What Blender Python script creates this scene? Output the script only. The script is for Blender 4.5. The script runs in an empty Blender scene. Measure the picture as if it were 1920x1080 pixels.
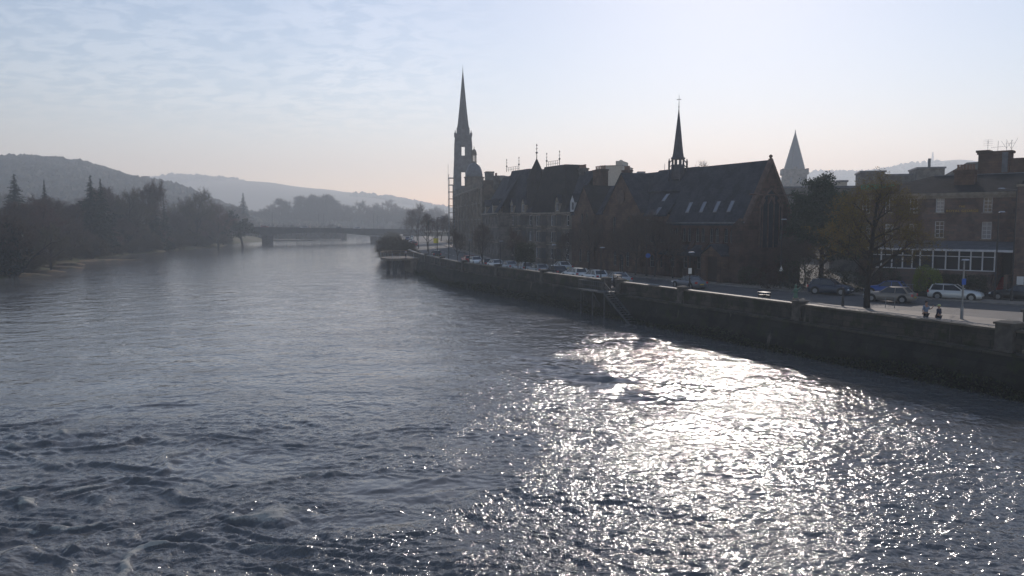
import bpy, math, random
import numpy as np
from math import radians as R, sin, cos, tan, atan, pi, sqrt
from mathutils import Vector, Matrix

# ------------------------------------------------------------------ camera, sky, sun
SC = bpy.context.scene
CAMZ = 10.0
PITCH = atan(122/1500)
SUN_AZ, SUN_EL = R(15.0), R(25.0)
HAZE = 0.0006
cam_d = bpy.data.cameras.new("camera"); cam = bpy.data.objects.new("camera", cam_d)
SC.collection.objects.link(cam); SC.camera = cam
cam.location = (0, 0, CAMZ); cam.rotation_euler = (pi/2-PITCH, 0, 0)
cam_d.sensor_width = 36; cam_d.lens = 36*1500/1920
cam_d.clip_start = .5; cam_d.clip_end = 20000

SC.view_settings.view_transform = 'Standard'; SC.view_settings.look = 'None'
SC.view_settings.exposure = 0.42; SC.view_settings.gamma = 1
SC.cycles.use_denoising = True
SC.cycles.sample_clamp_indirect = 4
SC.cycles.max_bounces = 5; SC.cycles.diffuse_bounces = 2; SC.cycles.glossy_bounces = 3
SC.cycles.volume_bounces = 1; SC.cycles.transparent_max_bounces = 8

W = bpy.data.worlds.new("World"); SC.world = W; W.use_nodes = True
nt = W.node_tree; nt.nodes.clear()
def N(nt, typ, **kw):
    n = nt.nodes.new(typ)
    for k, v in kw.items():
        if k in n.inputs.keys(): n.inputs[k].default_value = v
        else: setattr(n, k, v)
    return n
L = lambda nt, a, b: nt.links.new(a, b)
sky = N(nt, 'ShaderNodeTexSky', sky_type='NISHITA', sun_disc=False, sun_elevation=SUN_EL, sun_rotation=SUN_AZ)
sky.air_density = 1.0; sky.dust_density = 0.2; sky.ozone_density = 3.5; sky.altitude = 0
bg = N(nt, 'ShaderNodeBackground', Strength=0.094); wo = N(nt, 'ShaderNodeOutputWorld')
# thin altocumulus sheet high on the left, projected on a cloud plane
tc = N(nt, 'ShaderNodeTexCoord'); sp = N(nt, 'ShaderNodeSeparateXYZ'); L(nt, tc.outputs['Generated'], sp.inputs[0])
def M(nt, op, a, b=None, c=None, clamp=False):
    n = nt.nodes.new('ShaderNodeMath'); n.operation = op; n.use_clamp = clamp
    for i, v in enumerate((a, b, c)):
        if v is None: continue
        if isinstance(v, (int, float)): n.inputs[i].default_value = v
        else: nt.links.new(v, n.inputs[i])
    return n.outputs[0]
def MR(nt, v, a, b, c=0.0, d=1.0, smooth=True):
    n = nt.nodes.new('ShaderNodeMapRange'); n.interpolation_type = 'SMOOTHSTEP' if smooth else 'LINEAR'
    n.clamp = True
    L(nt, v, n.inputs[0])
    for i, x in enumerate((a, b, c, d)): n.inputs[i+1].default_value = x
    return n.outputs[0]
zz = M(nt, 'MAXIMUM', sp.outputs[2], 0.02)
cx = M(nt, 'DIVIDE', sp.outputs[0], M(nt, 'ADD', zz, .14)); cy = M(nt, 'DIVIDE', sp.outputs[1], M(nt, 'ADD', zz, .14))
cb = N(nt, 'ShaderNodeCombineXYZ'); L(nt, cx, cb.inputs[0]); L(nt, cy, cb.inputs[1])
mp = N(nt, 'ShaderNodeMapping'); mp.inputs['Rotation'].default_value = (0, 0, R(25)); mp.inputs['Scale'].default_value = (1.0, 1.35, 1)
L(nt, cb.outputs[0], mp.inputs[0])
n1 = N(nt, 'ShaderNodeTexNoise', Scale=8.5, Detail=8.0, Roughness=.62, Distortion=.6); L(nt, mp.outputs[0], n1.inputs['Vector'])
n2 = N(nt, 'ShaderNodeTexNoise', Scale=.9, Detail=2.0); L(nt, mp.outputs[0], n2.inputs['Vector'])
cl = M(nt, 'MULTIPLY', MR(nt, n1.outputs[0], .42, .57), MR(nt, n2.outputs[0], .28, .50))
# the sheet lies to the left of the sun and fades at the horizon
cl = M(nt, 'MULTIPLY', cl, MR(nt, sp.outputs[2], .07, .17))
cl = M(nt, 'MULTIPLY', cl, MR(nt, sp.outputs[0], .05, -.25))
mx = N(nt, 'ShaderNodeMixRGB', blend_type='MIX'); L(nt, sky.outputs[0], mx.inputs[1])
cw = N(nt, 'ShaderNodeMixRGB', blend_type='MULTIPLY', Fac=1.0); L(nt, sky.outputs[0], cw.inputs[1]); cw.inputs[2].default_value = (1.5, 1.32, 1.2, 1)
L(nt, cw.outputs[0], mx.inputs[2]); L(nt, M(nt, 'MULTIPLY', cl, .7), mx.inputs[0])
wm = N(nt, 'ShaderNodeMixRGB', blend_type='MULTIPLY'); L(nt, mx.outputs[0], wm.inputs[1]); wm.inputs[2].default_value = (1.16, 1.0, .94, 1)
L(nt, MR(nt, sp.outputs[2], .16, .0), wm.inputs[0]); wt = N(nt, 'ShaderNodeMixRGB', blend_type='MULTIPLY', Fac=1.0); L(nt, wm.outputs[0], wt.inputs[1]); wt.inputs[2].default_value = (1.13, .97, .90, 1); L(nt, wt.outputs[0], bg.inputs[0]); L(nt, bg.outputs[0], wo.inputs[0])

sd = bpy.data.lights.new("sun", 'SUN'); so = bpy.data.objects.new("sun", sd); SC.collection.objects.link(so)
sd.energy = 2.05; sd.angle = R(.53); sd.color = (1, .93, .88)
sdir = Vector((sin(SUN_AZ)*cos(SUN_EL), cos(SUN_AZ)*cos(SUN_EL), sin(SUN_EL)))
so.rotation_euler = (-sdir).to_track_quat('-Z', 'Y').to_euler(); so.location = (60, 0, 90)

# ------------------------------------------------------------------ projection helpers (photo pixel -> place)
def ray(px, py):
    a = (px-960)/1500; b = (540-py)/1500
    return Vector((a, cos(PITCH)+b*sin(PITCH), -sin(PITCH)+b*cos(PITCH)))
def G(px, py, z=0.0):            # point on the level z
    d = ray(px, py); k = (z-CAMZ)/d.z
    return Vector((d.x*k, d.y*k, z))
def D(px, py, y):                # point at the forward distance y
    d = ray(px, py); k = y/d.y
    return Vector((d.x*k, y, CAMZ+d.z*k))
class Frame:                     # local x to the right along a street front, y away from the river, z up
    def __init__(s, o, u):
        s.o = Vector((o[0], o[1])); s.u = Vector(u).normalized(); s.n = Vector((-s.u.y, s.u.x))
    def w(s, x, y, z=0): p = s.o+s.u*x+s.n*y; return Vector((p.x, p.y, z))
    def loc(s, p): d = Vector((p[0], p[1]))-s.o; return d.dot(s.u), d.dot(s.n)
    def hit(s, px, py, y=0):
        d = ray(px, py); d2 = Vector((d.x, d.y)); k = (y+s.o.dot(s.n))/d2.dot(s.n)
        p = d2*k; return (p-s.o).dot(s.u), CAMZ+d.z*k
    @property
    def rz(s): return math.atan2(s.u.y, s.u.x)

# ------------------------------------------------------------------ materials
MAT = {}
def mat(name, col, rough=.8, metal=0, spec=.3, noise=0, nscale=2.0, bump=0, bscale=8.0, col2=None, emit=None):
    if name in MAT: return MAT[name]
    m = bpy.data.materials.new(name); m.use_nodes = True; t = m.node_tree; b = t.nodes['Principled BSDF']
    b.inputs['Base Color'].default_value = (*col, 1); b.inputs['Roughness'].default_value = rough
    b.inputs['Metallic'].default_value = metal; b.inputs['Specular IOR Level'].default_value = spec
    tc = N(t, 'ShaderNodeTexCoord')
    if noise or col2:
        n = N(t, 'ShaderNodeTexNoise', Scale=nscale, Detail=5.0); L(t, tc.outputs['Object'], n.inputs['Vector'])
        mx = N(t, 'ShaderNodeMixRGB'); c2 = col2 or tuple(c*(1-noise) for c in col)
        mx.inputs[1].default_value = (*col, 1); mx.inputs[2].default_value = (*c2, 1)
        L(t, MR(t, n.outputs[0], .35, .65), mx.inputs[0]); L(t, mx.outputs[0], b.inputs['Base Color'])
    if bump:
        n = N(t, 'ShaderNodeTexNoise', Scale=bscale, Detail=4.0); L(t, tc.outputs['Object'], n.inputs['Vector'])
        bp = N(t, 'ShaderNodeBump', Strength=bump, Distance=.05); L(t, n.outputs[0], bp.inputs['Height']); L(t, bp.outputs[0], b.inputs['Normal'])
    if emit: b.inputs['Emission Color'].default_value = (*emit, 1); b.inputs['Emission Strength'].default_value = 1
    MAT[name] = m; return m
def stone(name, c1, c2, mortar, bw=.7, bh=.3, stain=.45, rough=.9, moss=None, spec=.25, tide=None):
    if name in MAT: return MAT[name]
    m = bpy.data.materials.new(name); m.use_nodes = True; t = m.node_tree; b = t.nodes['Principled BSDF']
    tc = N(t, 'ShaderNodeTexCoord'); s = N(t, 'ShaderNodeSeparateXYZ'); L(t, tc.outputs['Object'], s.inputs[0])
    c = N(t, 'ShaderNodeCombineXYZ'); L(t, M(t, 'ADD', s.outputs[0], s.outputs[1]), c.inputs[0]); L(t, s.outputs[2], c.inputs[1])
    br = N(t, 'ShaderNodeTexBrick'); L(t, c.outputs[0], br.inputs['Vector'])
    br.inputs['Color1'].default_value = (*c1, 1); br.inputs['Color2'].default_value = (*c2, 1); br.inputs['Mortar'].default_value = (*mortar, 1)
    br.inputs['Scale'].default_value = 1; br.inputs['Brick Width'].default_value = bw; br.inputs['Row Height'].default_value = bh
    br.inputs['Mortar Size'].default_value = .012; br.inputs['Bias'].default_value = -.1
    n = N(t, 'ShaderNodeTexNoise', Scale=.6, Detail=7.0, Roughness=.65); L(t, tc.outputs['Object'], n.inputs['Vector'])
    mx = N(t, 'ShaderNodeMixRGB', blend_type='MULTIPLY'); L(t, br.outputs[0], mx.inputs[1])
    mx.inputs[2].default_value = (1-stain, 1-stain, 1-stain, 1); L(t, MR(t, n.outputs[0], .42, .62), mx.inputs[0])
    out = mx.outputs[0]
    if moss:
        n3 = N(t, 'ShaderNodeTexNoise', Scale=.8, Detail=8.0, Roughness=.7); L(t, tc.outputs['Object'], n3.inputs['Vector'])
        m2 = N(t, 'ShaderNodeMixRGB'); L(t, out, m2.inputs[1]); m2.inputs[2].default_value = (*moss, 1)
        L(t, MR(t, n3.outputs[0], .5, .62), m2.inputs[0]); out = m2.outputs[0]
    if tide:                                         # wet weed-stained band above the water, ragged upper edge, lime streaks
        n4 = N(t, 'ShaderNodeTexNoise', Scale=.5, Detail=6.0, Roughness=.7); L(t, tc.outputs['Object'], n4.inputs['Vector'])
        m3 = N(t, 'ShaderNodeMixRGB'); L(t, out, m3.inputs[1]); m3.inputs[2].default_value = (*tide, 1)
        L(t, MR(t, M(t, 'SUBTRACT', s.outputs[2], M(t, 'MULTIPLY', n4.outputs[0], 1.8)), .15, -.25), m3.inputs[0])
        mp5 = N(t, 'ShaderNodeMapping'); mp5.inputs['Scale'].default_value = (1.1, 1.1, .16); L(t, tc.outputs['Object'], mp5.inputs[0])
        n5 = N(t, 'ShaderNodeTexNoise', Scale=1.0, Detail=5.0, Roughness=.6); L(t, mp5.outputs[0], n5.inputs['Vector'])
        m4 = N(t, 'ShaderNodeMixRGB'); L(t, m3.outputs[0], m4.inputs[1]); m4.inputs[2].default_value = (.16, .15, .13, 1)
        L(t, MR(t, n5.outputs[0], .64, .74, 0, .6), m4.inputs[0]); out = m4.outputs[0]
    L(t, out, b.inputs['Base Color']); b.inputs['Roughness'].default_value = rough; b.inputs['Specular IOR Level'].default_value = spec
    n2 = N(t, 'ShaderNodeTexNoise', Scale=9.0, Detail=4.0); L(t, tc.outputs['Object'], n2.inputs['Vector'])
    hh = M(t, 'ADD', M(t, 'MULTIPLY', br.outputs['Fac'], -.6), n2.outputs[0])
    bp = N(t, 'ShaderNodeBump', Strength=.5, Distance=.03); L(t, hh, bp.inputs['Height']); L(t, bp.outputs[0], b.inputs['Normal'])
    MAT[name] = m; return m
def leafmat(name, c1, c2, trans=.25):
    if name in MAT: return MAT[name]
    m = bpy.data.materials.new(name); m.use_nodes = True; t = m.node_tree; b = t.nodes['Principled BSDF']
    g = N(t, 'ShaderNodeNewGeometry'); mx = N(t, 'ShaderNodeMixRGB'); L(t, g.outputs['Random Per Island'], mx.inputs[0])
    mx.inputs[1].default_value = (*c1, 1); mx.inputs[2].default_value = (*c2, 1)
    L(t, mx.outputs[0], b.inputs['Base Color']); b.inputs['Roughness'].default_value = .7; b.inputs['Specular IOR Level'].default_value = .2
    if trans:
        tr = N(t, 'ShaderNodeBsdfTranslucent'); L(t, mx.outputs[0], tr.inputs[0]); ms = N(t, 'ShaderNodeMixShader', Fac=trans)
        L(t, b.outputs[0], ms.inputs[1]); L(t, tr.outputs[0], ms.inputs[2]); L(t, ms.outputs[0], t.nodes['Material Output'].inputs[0])
    MAT[name] = m; return m

mGrey = stone('grey_ashlar', (.19,.165,.14), (.145,.13,.115), (.09,.085,.08))
mGrey2 = stone('grey_ashlar_cool', (.16,.15,.135), (.12,.115,.105), (.075,.075,.07))
mTan = stone('tan_ashlar', (.19,.15,.11), (.145,.12,.09), (.09,.08,.065))
mRed = stone('red_sandstone', (.095,.055,.042), (.07,.045,.036), (.045,.034,.03))
mRed2 = stone('brown_sandstone', (.14,.085,.058), (.10,.065,.048), (.06,.045,.038))
mHotel = stone('hotel_rubble', (.19,.125,.10), (.12,.095,.085), (.12,.10,.085), .55, .26)
mWall = stone('river_wall_stone', (.075,.066,.052), (.045,.042,.036), (.028,.028,.024), .9, .38, .5, moss=(.03,.033,.016), tide=(.02,.024,.012))
mWallLow = stone('wet_wall_stone', (.032,.030,.025), (.020,.020,.017), (.013,.013,.011), 1.0, .45, .5, moss=(.024,.028,.012), tide=(.008,.009,.006))
mCope = mat('coping_stone', (.15,.125,.09), .6, noise=.5, nscale=1.5, bump=.4, spec=.4)
mPil = mat('pillar_stone', (.11,.10,.085), .9, noise=.4, nscale=2, bump=.3)
mStepSteel = mat('painted_step_steel', (.07,.08,.085), .6, noise=.3)
mDress = mat('dressed_stone', (.28,.24,.19), .85, noise=.35, nscale=2)
mDressR = mat('dressed_red_stone', (.12,.08,.065), .85, noise=.35, nscale=2)
def slate(name, c, c2):
    m = stone(name, c, c2, tuple(x*.6 for x in c), .35, .22, .35, .95, spec=.06); return m
mSlate = slate('slate_roof', (.055,.062,.078), (.040,.046,.06))
mSlate2 = slate('brown_slate_roof', (.036,.034,.034), (.026,.026,.028))
mLead = mat('lead', (.13,.14,.16), .5, noise=.3)
mIron = mat('black_iron', (.015,.016,.018), .45, spec=.5)
mSteel = mat('galvanised_steel', (.28,.30,.32), .4, metal=.7, noise=.3)
mLampHead = mat('lamp_head_grey', (.35,.36,.38), .25, metal=.3, spec=.8)
mGlass = mat('window_glass', (.03,.035,.045), .08, spec=.6)
mLounge = mat('lounge_glass', (.02,.022,.025), .3, spec=.15)
mBayGlass = mat('bay_window_glass', (.05,.055,.06), .35, spec=.4)
mSteeple = stone('steeple_stone', (.10,.10,.105), (.08,.08,.088), (.06,.06,.06), 1.2, .6)
mGlassB = mat('window_glass_blind', (.22,.23,.25), .15, spec=.8)
mWhite = mat('white_frame_paint', (.55,.56,.58), .4, noise=.15)
mTim = mat('dark_frame_paint', (.12,.13,.13), .5)
mBark = mat('bark', (.055,.045,.038), .9, noise=.4, nscale=4, bump=.6)
mBarkD = mat('dark_bark', (.03,.026,.023), .9, noise=.4, nscale=4, bump=.6)
mTwig = leafmat('twigs', (.075,.055,.045), (.11,.08,.06), .1)
mTwigR = leafmat('reddish_twigs', (.10,.055,.045), (.12,.075,.06), .1)
mTwigG = leafmat('budding_twigs', (.08,.07,.045), (.11,.09,.055), .15)
mConif = leafmat('conifer_needles', (.016,.028,.020), (.032,.048,.030), .05)
mPine = leafmat('pine_needles', (.018,.034,.020), (.04,.06,.03), .1)
mLeaf = leafmat('young_olive_leaves', (.17,.13,.03), (.09,.075,.022), .5)
mLeafRed = leafmat('russet_leaves', (.07,.038,.022), (.045,.03,.02), .2)
mBush = leafmat('bright_bush_leaves', (.22,.27,.04), (.13,.17,.03), .5)
mBushD = leafmat('dark_bush_leaves', (.03,.04,.018), (.05,.055,.025), .2)
mShrub = leafmat('riverbank_scrub', (.06,.05,.032), (.09,.075,.045), .15)
mTyre = mat('tyre_rubber', (.012,.012,.012), .8)
mRim = mat('alloy_rim', (.35,.36,.38), .3, metal=.8)
mBlk = mat('black_plastic', (.015,.015,.016), .5)
mHL = mat('headlight_glass', (.65,.68,.70), .1, spec=1)
mTL = mat('red_tail_lens', (.45,.02,.015), .2, spec=.8)
mRoad = mat('asphalt', (.085,.082,.08), .75, noise=.3, nscale=.5, bump=.3, bscale=40, spec=.4)
mPave = mat('paving', (.25,.21,.17), .75, noise=.25, nscale=.7, bump=.2, bscale=10, spec=.35)
mKerb = mat('kerb_stone', (.24,.22,.20), .7, noise=.3)
mGround = mat('town_ground', (.09,.085,.07), .9, noise=.3)
mGrass = mat('bank_grass', (.055,.065,.025), .95, col2=(.09,.075,.04), nscale=.08, bump=.5, bscale=1)
mSand = mat('gravel_shore', (.15,.10,.055), .9, col2=(.07,.065,.04), nscale=.5, bump=.6, bscale=3)
mPaint = mat('road_paint', (.55,.55,.52), .6)
mConc = mat('bridge_concrete', (.07,.07,.068), .85, noise=.3, nscale=.3)
mYel = mat('yellow_sign', (.75,.62,.03), .5)
mBlue = mat('blue_sign', (.02,.10,.42), .4)
mSignW = mat('white_sign', (.7,.7,.68), .5)
mGold = mat('gold_letters', (.50,.33,.06), .45)
mNet = mat('green_netting', (.03,.22,.14), .8, noise=.4, nscale=5)

# ------------------------------------------------------------------ objects
def tag(o, label=None, cat=None, group=None, kind=None):
    if label: o['label'] = label
    if cat: o['category'] = cat
    if group: o['group'] = group
    if kind: o['kind'] = kind
    return o
def thing(name, label, cat, loc=(0,0,0), rz=0, group=None):
    o = bpy.data.objects.new(name, None); SC.collection.objects.link(o)
    o.location = loc; o.rotation_euler = (0, 0, rz); o.empty_display_size = .5
    return tag(o, label, cat, group)
class MB:
    def __init__(s): s.v = []; s.f = []
    def add(s, vs, fs):
        b = len(s.v); s.v.extend([tuple(v) for v in vs]); s.f.extend([tuple(i+b for i in f) for f in fs]); return s
    def box(s, x0, x1, y0, y1, z0, z1):
        return s.add([(x0,y0,z0),(x1,y0,z0),(x1,y1,z0),(x0,y1,z0),(x0,y0,z1),(x1,y0,z1),(x1,y1,z1),(x0,y1,z1)],
              [(0,3,2,1),(4,5,6,7),(0,1,5,4),(1,2,6,5),(2,3,7,6),(3,0,4,7)])
    def frust(s, cx, cy, z0, z1, a0, b0, a1, b1):    # half sizes a (x), b (y)
        return s.add([(cx-a0,cy-b0,z0),(cx+a0,cy-b0,z0),(cx+a0,cy+b0,z0),(cx-a0,cy+b0,z0),
                      (cx-a1,cy-b1,z1),(cx+a1,cy-b1,z1),(cx+a1,cy+b1,z1),(cx-a1,cy+b1,z1)],
              [(0,3,2,1),(4,5,6,7),(0,1,5,4),(1,2,6,5),(2,3,7,6),(3,0,4,7)])
    def tube(s, p0, p1, r0, r1=None, n=6, caps=True):
        p0 = Vector(p0); p1 = Vector(p1); r1 = r0 if r1 is None else r1
        d = (p1-p0); 
        if d.length < 1e-6: return s
        d.normalize(); a = d.orthogonal().normalized(); b = d.cross(a)
        vs = [p0+(a*cos(2*pi*i/n)+b*sin(2*pi*i/n))*r0 for i in range(n)]+[p1+(a*cos(2*pi*i/n)+b*sin(2*pi*i/n))*r1 for i in range(n)]
        fs = [(i,(i+1)%n,n+(i+1)%n,n+i) for i in range(n)]
        if caps: fs += [tuple(range(n-1,-1,-1)), tuple(range(n,2*n))]
        return s.add(vs, fs)
    def lathe(s, cx, cy, prof, n=12, rot=0):         # prof: list of (r, z) bottom to top
        vs = []; 
        for r, z in prof:
            for i in range(n):
                a = rot+2*pi*i/n; vs.append((cx+r*cos(a), cy+r*sin(a), z))
        fs = []
        for k in range(len(prof)-1):
            for i in range(n):
                j = (i+1)%n; fs.append((k*n+i, k*n+j, (k+1)*n+j, (k+1)*n+i))
        fs.append(tuple(range(n-1,-1,-1))); fs.append(tuple((len(prof)-1)*n+i for i in range(n)))
        return s.add(vs, fs)
    def prism(s, poly, y0, y1):                      # poly in (x,z), extruded along y
        n = len(poly); vs = [(x,y0,z) for x,z in poly]+[(x,y1,z) for x,z in poly]
        return s.add(vs, [tuple(range(n)), tuple(range(2*n-1,n-1,-1))]+[(i,n+i,n+(i+1)%n,(i+1)%n) for i in range(n)])
    def prismx(s, poly, x0, x1):                     # poly in (y,z), extruded along x
        n = len(poly); vs = [(x0,y,z) for y,z in poly]+[(x1,y,z) for y,z in poly]
        return s.add(vs, [tuple(range(n-1,-1,-1)), tuple(range(n,2*n))]+[(i,(i+1)%n,n+(i+1)%n,n+i) for i in range(n)])
    def build(s, name, m, parent=None, smooth=False):
        me = bpy.data.meshes.new(name); me.from_pydata(s.v, [], s.f); me.materials.append(m)
        if smooth: me.polygons.foreach_set('use_smooth', [True]*len(me.polygons))
        me.update(); o = bpy.data.objects.new(name, me); SC.collection.objects.link(o)
        if parent: o.parent = parent
        return o
def npmesh(name, V, F, m, parent=None, smooth=False):
    me = bpy.data.meshes.new(name); V = np.asarray(V, np.float32).reshape(-1,3); F = np.asarray(F, np.int32)
    k = F.shape[1]; me.vertices.add(len(V)); me.vertices.foreach_set('co', V.ravel())
    me.loops.add(F.size); me.loops.foreach_set('vertex_index', F.ravel())
    me.polygons.add(len(F)); me.polygons.foreach_set('loop_start', np.arange(len(F), dtype=np.int32)*k)
    me.polygons.foreach_set('loop_total', np.full(len(F), k, np.int32))
    me.polygons.foreach_set('use_smooth', np.full(len(F), smooth, bool))
    me.materials.append(m); me.update(calc_edges=True)
    o = bpy.data.objects.new(name, me); SC.collection.objects.link(o)
    if parent: o.parent = parent
    return o
def copy_tree(o, parent=None):
    c = o.copy(); SC.collection.objects.link(c); c.parent = parent
    for ch in o.children: copy_tree(ch, c)
    return c

# ------------------------------------------------------------------ layout of the quay
ST = 2.90                                            # pavement level; road 12 cm lower
ROAD = ST-.12
F1 = Frame((28.3, 46.9), (.418, -.909))              # y = distance behind the river wall
WALLP = [(42.9,15.1),(28.3,46.9),(-8.45,126.8),(-19.6,163.6),(-27,200),(-35.0,250),(-44.0,305),(-68,470),(-86,680),(-92,1100)]
def wall_at(t):                                      # t metres along from (28.3,46.9); returns point, normal
    pts = [Vector(p) for p in WALLP]; s = -(pts[1]-pts[0]).length
    for a, b in zip(pts, pts[1:]):
        l = (b-a).length
        if t <= s+l or b is pts[-1]:
            d = (b-a)/l; return a+d*(t-s), Vector((d.y, -d.x)), d
        s += l
def Wp(t, off, z=0):
    p, n, d = wall_at(t); q = p+n*off; return Vector((q.x, q.y, z))
def interp(x, tab):
    if x <= tab[0][0]: return tab[0][1]
    for (a, b), (c, d) in zip(tab, tab[1:]):
        if x <= c: return b+(d-b)*(x-a)/(c-a)
    return tab[-1][1]
K1 = lambda t: interp(t, [(-34,19),(-10,15),(0,13.5),(15,11),(28,6.5),(40,3.6),(60,3.2),(2000,3.2)])
K2 = lambda t: interp(t, [(-34,38),(0,29),(16,23.5),(27,19.5),(34,16.5),(47,14.8),(60,14),(2000,14)])
def solve_t(px, off):                                # t where a point 'off' behind the wall shows at column px
    lo, hi = -34, 900
    f = lambda t: (lambda p: 960+1500*p.x/p.y)(Wp(t, off))
    for _ in range(50):
        m = (lo+hi)/2
        if f(m) > px: lo = m
        else: hi = m
    return lo
# ------------------------------------------------------------------ structure: land, road, pavements, water, hills
def strip(name, m, fa, fb, z, ts, kind='structure', thick=None):
    mb = MB(); 
    A = [Wp(t, fa(t), z) for t in ts]; B = [Wp(t, fb(t), z) for t in ts]; n = len(ts)
    vs = A+B; fs = [(i, n+i, n+i+1, i+1) for i in range(n-1)]
    if thick:
        vs = vs+[v-Vector((0,0,thick)) for v in A]+[v-Vector((0,0,thick)) for v in B]
        fs += [(2*n+i, 2*n+i+1, 3*n+i+1, 3*n+i) for i in range(n-1)]
        fs += [(i, i+1, 2*n+i+1, 2*n+i) for i in range(n-1)]+[(n+i, 3*n+i, 3*n+i+1, n+i+1) for i in range(n-1)]
    o = mb.add(vs, fs).build(name, m); tag(o, kind=kind); return o
TS = list(range(-34, 120, 4))+list(range(120, 600, 15))+list(range(600, 1100, 60))
strip('ground', mGround, lambda t: .5, lambda t: 2500 if t < 90 else 2200, ROAD-.03, TS)
strip('road', mRoad, K1, K2, ROAD, TS)
strip('pavement', mPave, lambda t: .52, lambda t: K1(t)-.15, ST, TS, thick=.3)
strip('kerb', mKerb, lambda t: K1(t)-.15, K1, ST-.004, TS, thick=.3)
strip('far_pavement', mPave, lambda t: K2(t)+.15, lambda t: K2(t)+3.6, ST, TS, thick=.3)
strip('far_kerb', mKerb, K2, lambda t: K2(t)+.15, ST-.004, TS, thick=.3)
mb = MB()
for t in range(40, 300, 7):                          # centre line dashes
    a, b = (Wp(t, 9.3, ROAD+.004), Wp(t+3, 9.3, ROAD+.004)); c, d = (Wp(t+3, 9.42, ROAD+.004), Wp(t, 9.42, ROAD+.004))
    mb.add([a,d,c,b], [(0,1,2,3)])
for t in range(-10, 36, 1):
    o1 = K1(t)+.25; o2 = K1(t+1)+.25
    mb.add([Wp(t,o1,ROAD+.004),Wp(t,o1+.1,ROAD+.004),Wp(t+1,o2+.1,ROAD+.004),Wp(t+1,o2,ROAD+.004)], [(0,1,2,3)])
tag(mb.build('road_markings', mPaint), kind='structure')

# left bank and far bank
BANK = [(-60,-78),(20,-80),(100,-86),(140,-90.5),(167,-97),(190,-108),(217,-112),(250,-121),(333,-123),(385,-131),(430,-134),(470,-143),(560,-170),(640,-195),(700,-205),(5000,-230)]
def bank(y): return interp(y, BANK)
rg = np.random.default_rng(3)
def vnoise(x, y, s, seed=0):                         # cheap smooth value noise
    x = np.asarray(x)/s; y = np.asarray(y)/s; xi = np.floor(x); yi = np.floor(y); fx = x-xi; fy = y-yi
    fx = fx*fx*(3-2*fx); fy = fy*fy*(3-2*fy)
    def h(a, b): return np.modf(np.abs(np.sin(a*127.1+b*311.7+seed*74.7)*43758.5453))[0]
    return (h(xi,yi)*(1-fx)+h(xi+1,yi)*fx)*(1-fy)+(h(xi,yi+1)*(1-fx)+h(xi+1,yi+1)*fx)*fy
def left_h(x, y):
    b = np.interp(y, [p[0] for p in BANK], [p[1] for p in BANK])
    d = b-x+(vnoise(x, y, 9, 2)-.5)*4
    z = np.interp(d, [-30,-3,0,3,8,20,60,150,300,600], [-3,-1.2,-.15,.35,1.8,3.0,4.5,9,22,40])
    return z+(vnoise(x, y, 5, 1)-.5)*np.clip(d*.08, .15, .9)
ys = np.concatenate([np.arange(-60, 60, 10), np.arange(60, 460, 2.5), np.arange(460, 1000, 12)])
dd = np.concatenate([np.arange(-12, 30, 1.5), np.arange(30, 120, 6), np.arange(120, 900, 30)])
YY, DD = np.meshgrid(ys, dd, indexing='ij'); XX = np.interp(YY, [p[0] for p in BANK], [p[1] for p in BANK])-DD
ZZ = left_h(XX, YY); n, m_ = XX.shape
idx = np.arange(n*m_).reshape(n, m_)
Q = np.stack([idx[:-1,:-1], idx[:-1,1:], idx[1:,1:], idx[1:,:-1]], -1).reshape(-1,4)
tag(npmesh('left_bank_ground', np.stack([XX,YY,ZZ],-1), Q, mGrass, smooth=True), kind='structure')
# far bank closing the view beyond the bridge
xs = np.arange(-700, 40, 8.0); yy = np.concatenate([np.arange(735, 800, 4.0), np.arange(800, 1500, 40)])
XX, YY = np.meshgrid(xs, yy, indexing='ij'); dfar = YY-(752+14*np.sin(XX/60)+(XX+90)*.08)
ZZ = np.interp(dfar, [-12,0,8,60,400], [-1.5,0,1.6,4,16])+vnoise(XX,YY,9)*.6; n, m_ = XX.shape
idx = np.arange(n*m_).reshape(n, m_); Q = np.stack([idx[:-1,:-1], idx[1:,:-1], idx[1:,1:], idx[:-1,1:]], -1).reshape(-1,4)
tag(npmesh('far_bank_ground', np.stack([XX,YY,ZZ],-1), Q, mGrass, smooth=True), kind='structure')
# low gravel spit by the left bank
mb = MB(); c = G(165, 489, 0); vs = [(c.x, c.y, .32)]; k = 26
for ring, (s, z) in enumerate([(.55,.28),(1,.0),(1.25,-.5)]):
    for i in range(k):
        a = 2*pi*i/k; r = 1+.2*sin(3*a+1)+.12*sin(7*a)
        vs.append((c.x+cos(a)*9.5*s*r, c.y+sin(a)*5.5*s*r-cos(a)*-5*s, z))
fs = [(0,1+i,1+(i+1)%k) for i in range(k)]
for q in range(2): fs += [(1+q*k+i, 1+(q+1)*k+i, 1+(q+1)*k+(i+1)%k, 1+q*k+(i+1)%k) for i in range(k)]
tag(mb.add(vs, fs).build('gravel_spit', mSand, smooth=True), kind='structure')
mb = MB()
for i, (px, py, ra, rb) in enumerate([(20,518,7,3),(62,511,6,2.5),(105,503,6,3),(135,497,4,2)]):
    c = G(px, py, 0); vs = [(c.x, c.y, .5)]
    for s, z in [(.6,.4),(1,-.1),(1.2,-.6)]:
        for j in range(14):
            a = 2*pi*j/14; r = 1+.25*sin(2*a+i)+.1*sin(5*a); vs.append((c.x-1+cos(a)*ra*s*r, c.y+1+sin(a)*rb*s*r, z))
    fs = [(0,1+j,1+(j+1)%14) for j in range(14)]
    for q in range(2): fs += [(1+q*14+j, 1+(q+1)*14+j, 1+(q+1)*14+(j+1)%14, 1+q*14+(j+1)%14) for j in range(14)]
    mb.add(vs, fs)
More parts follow.
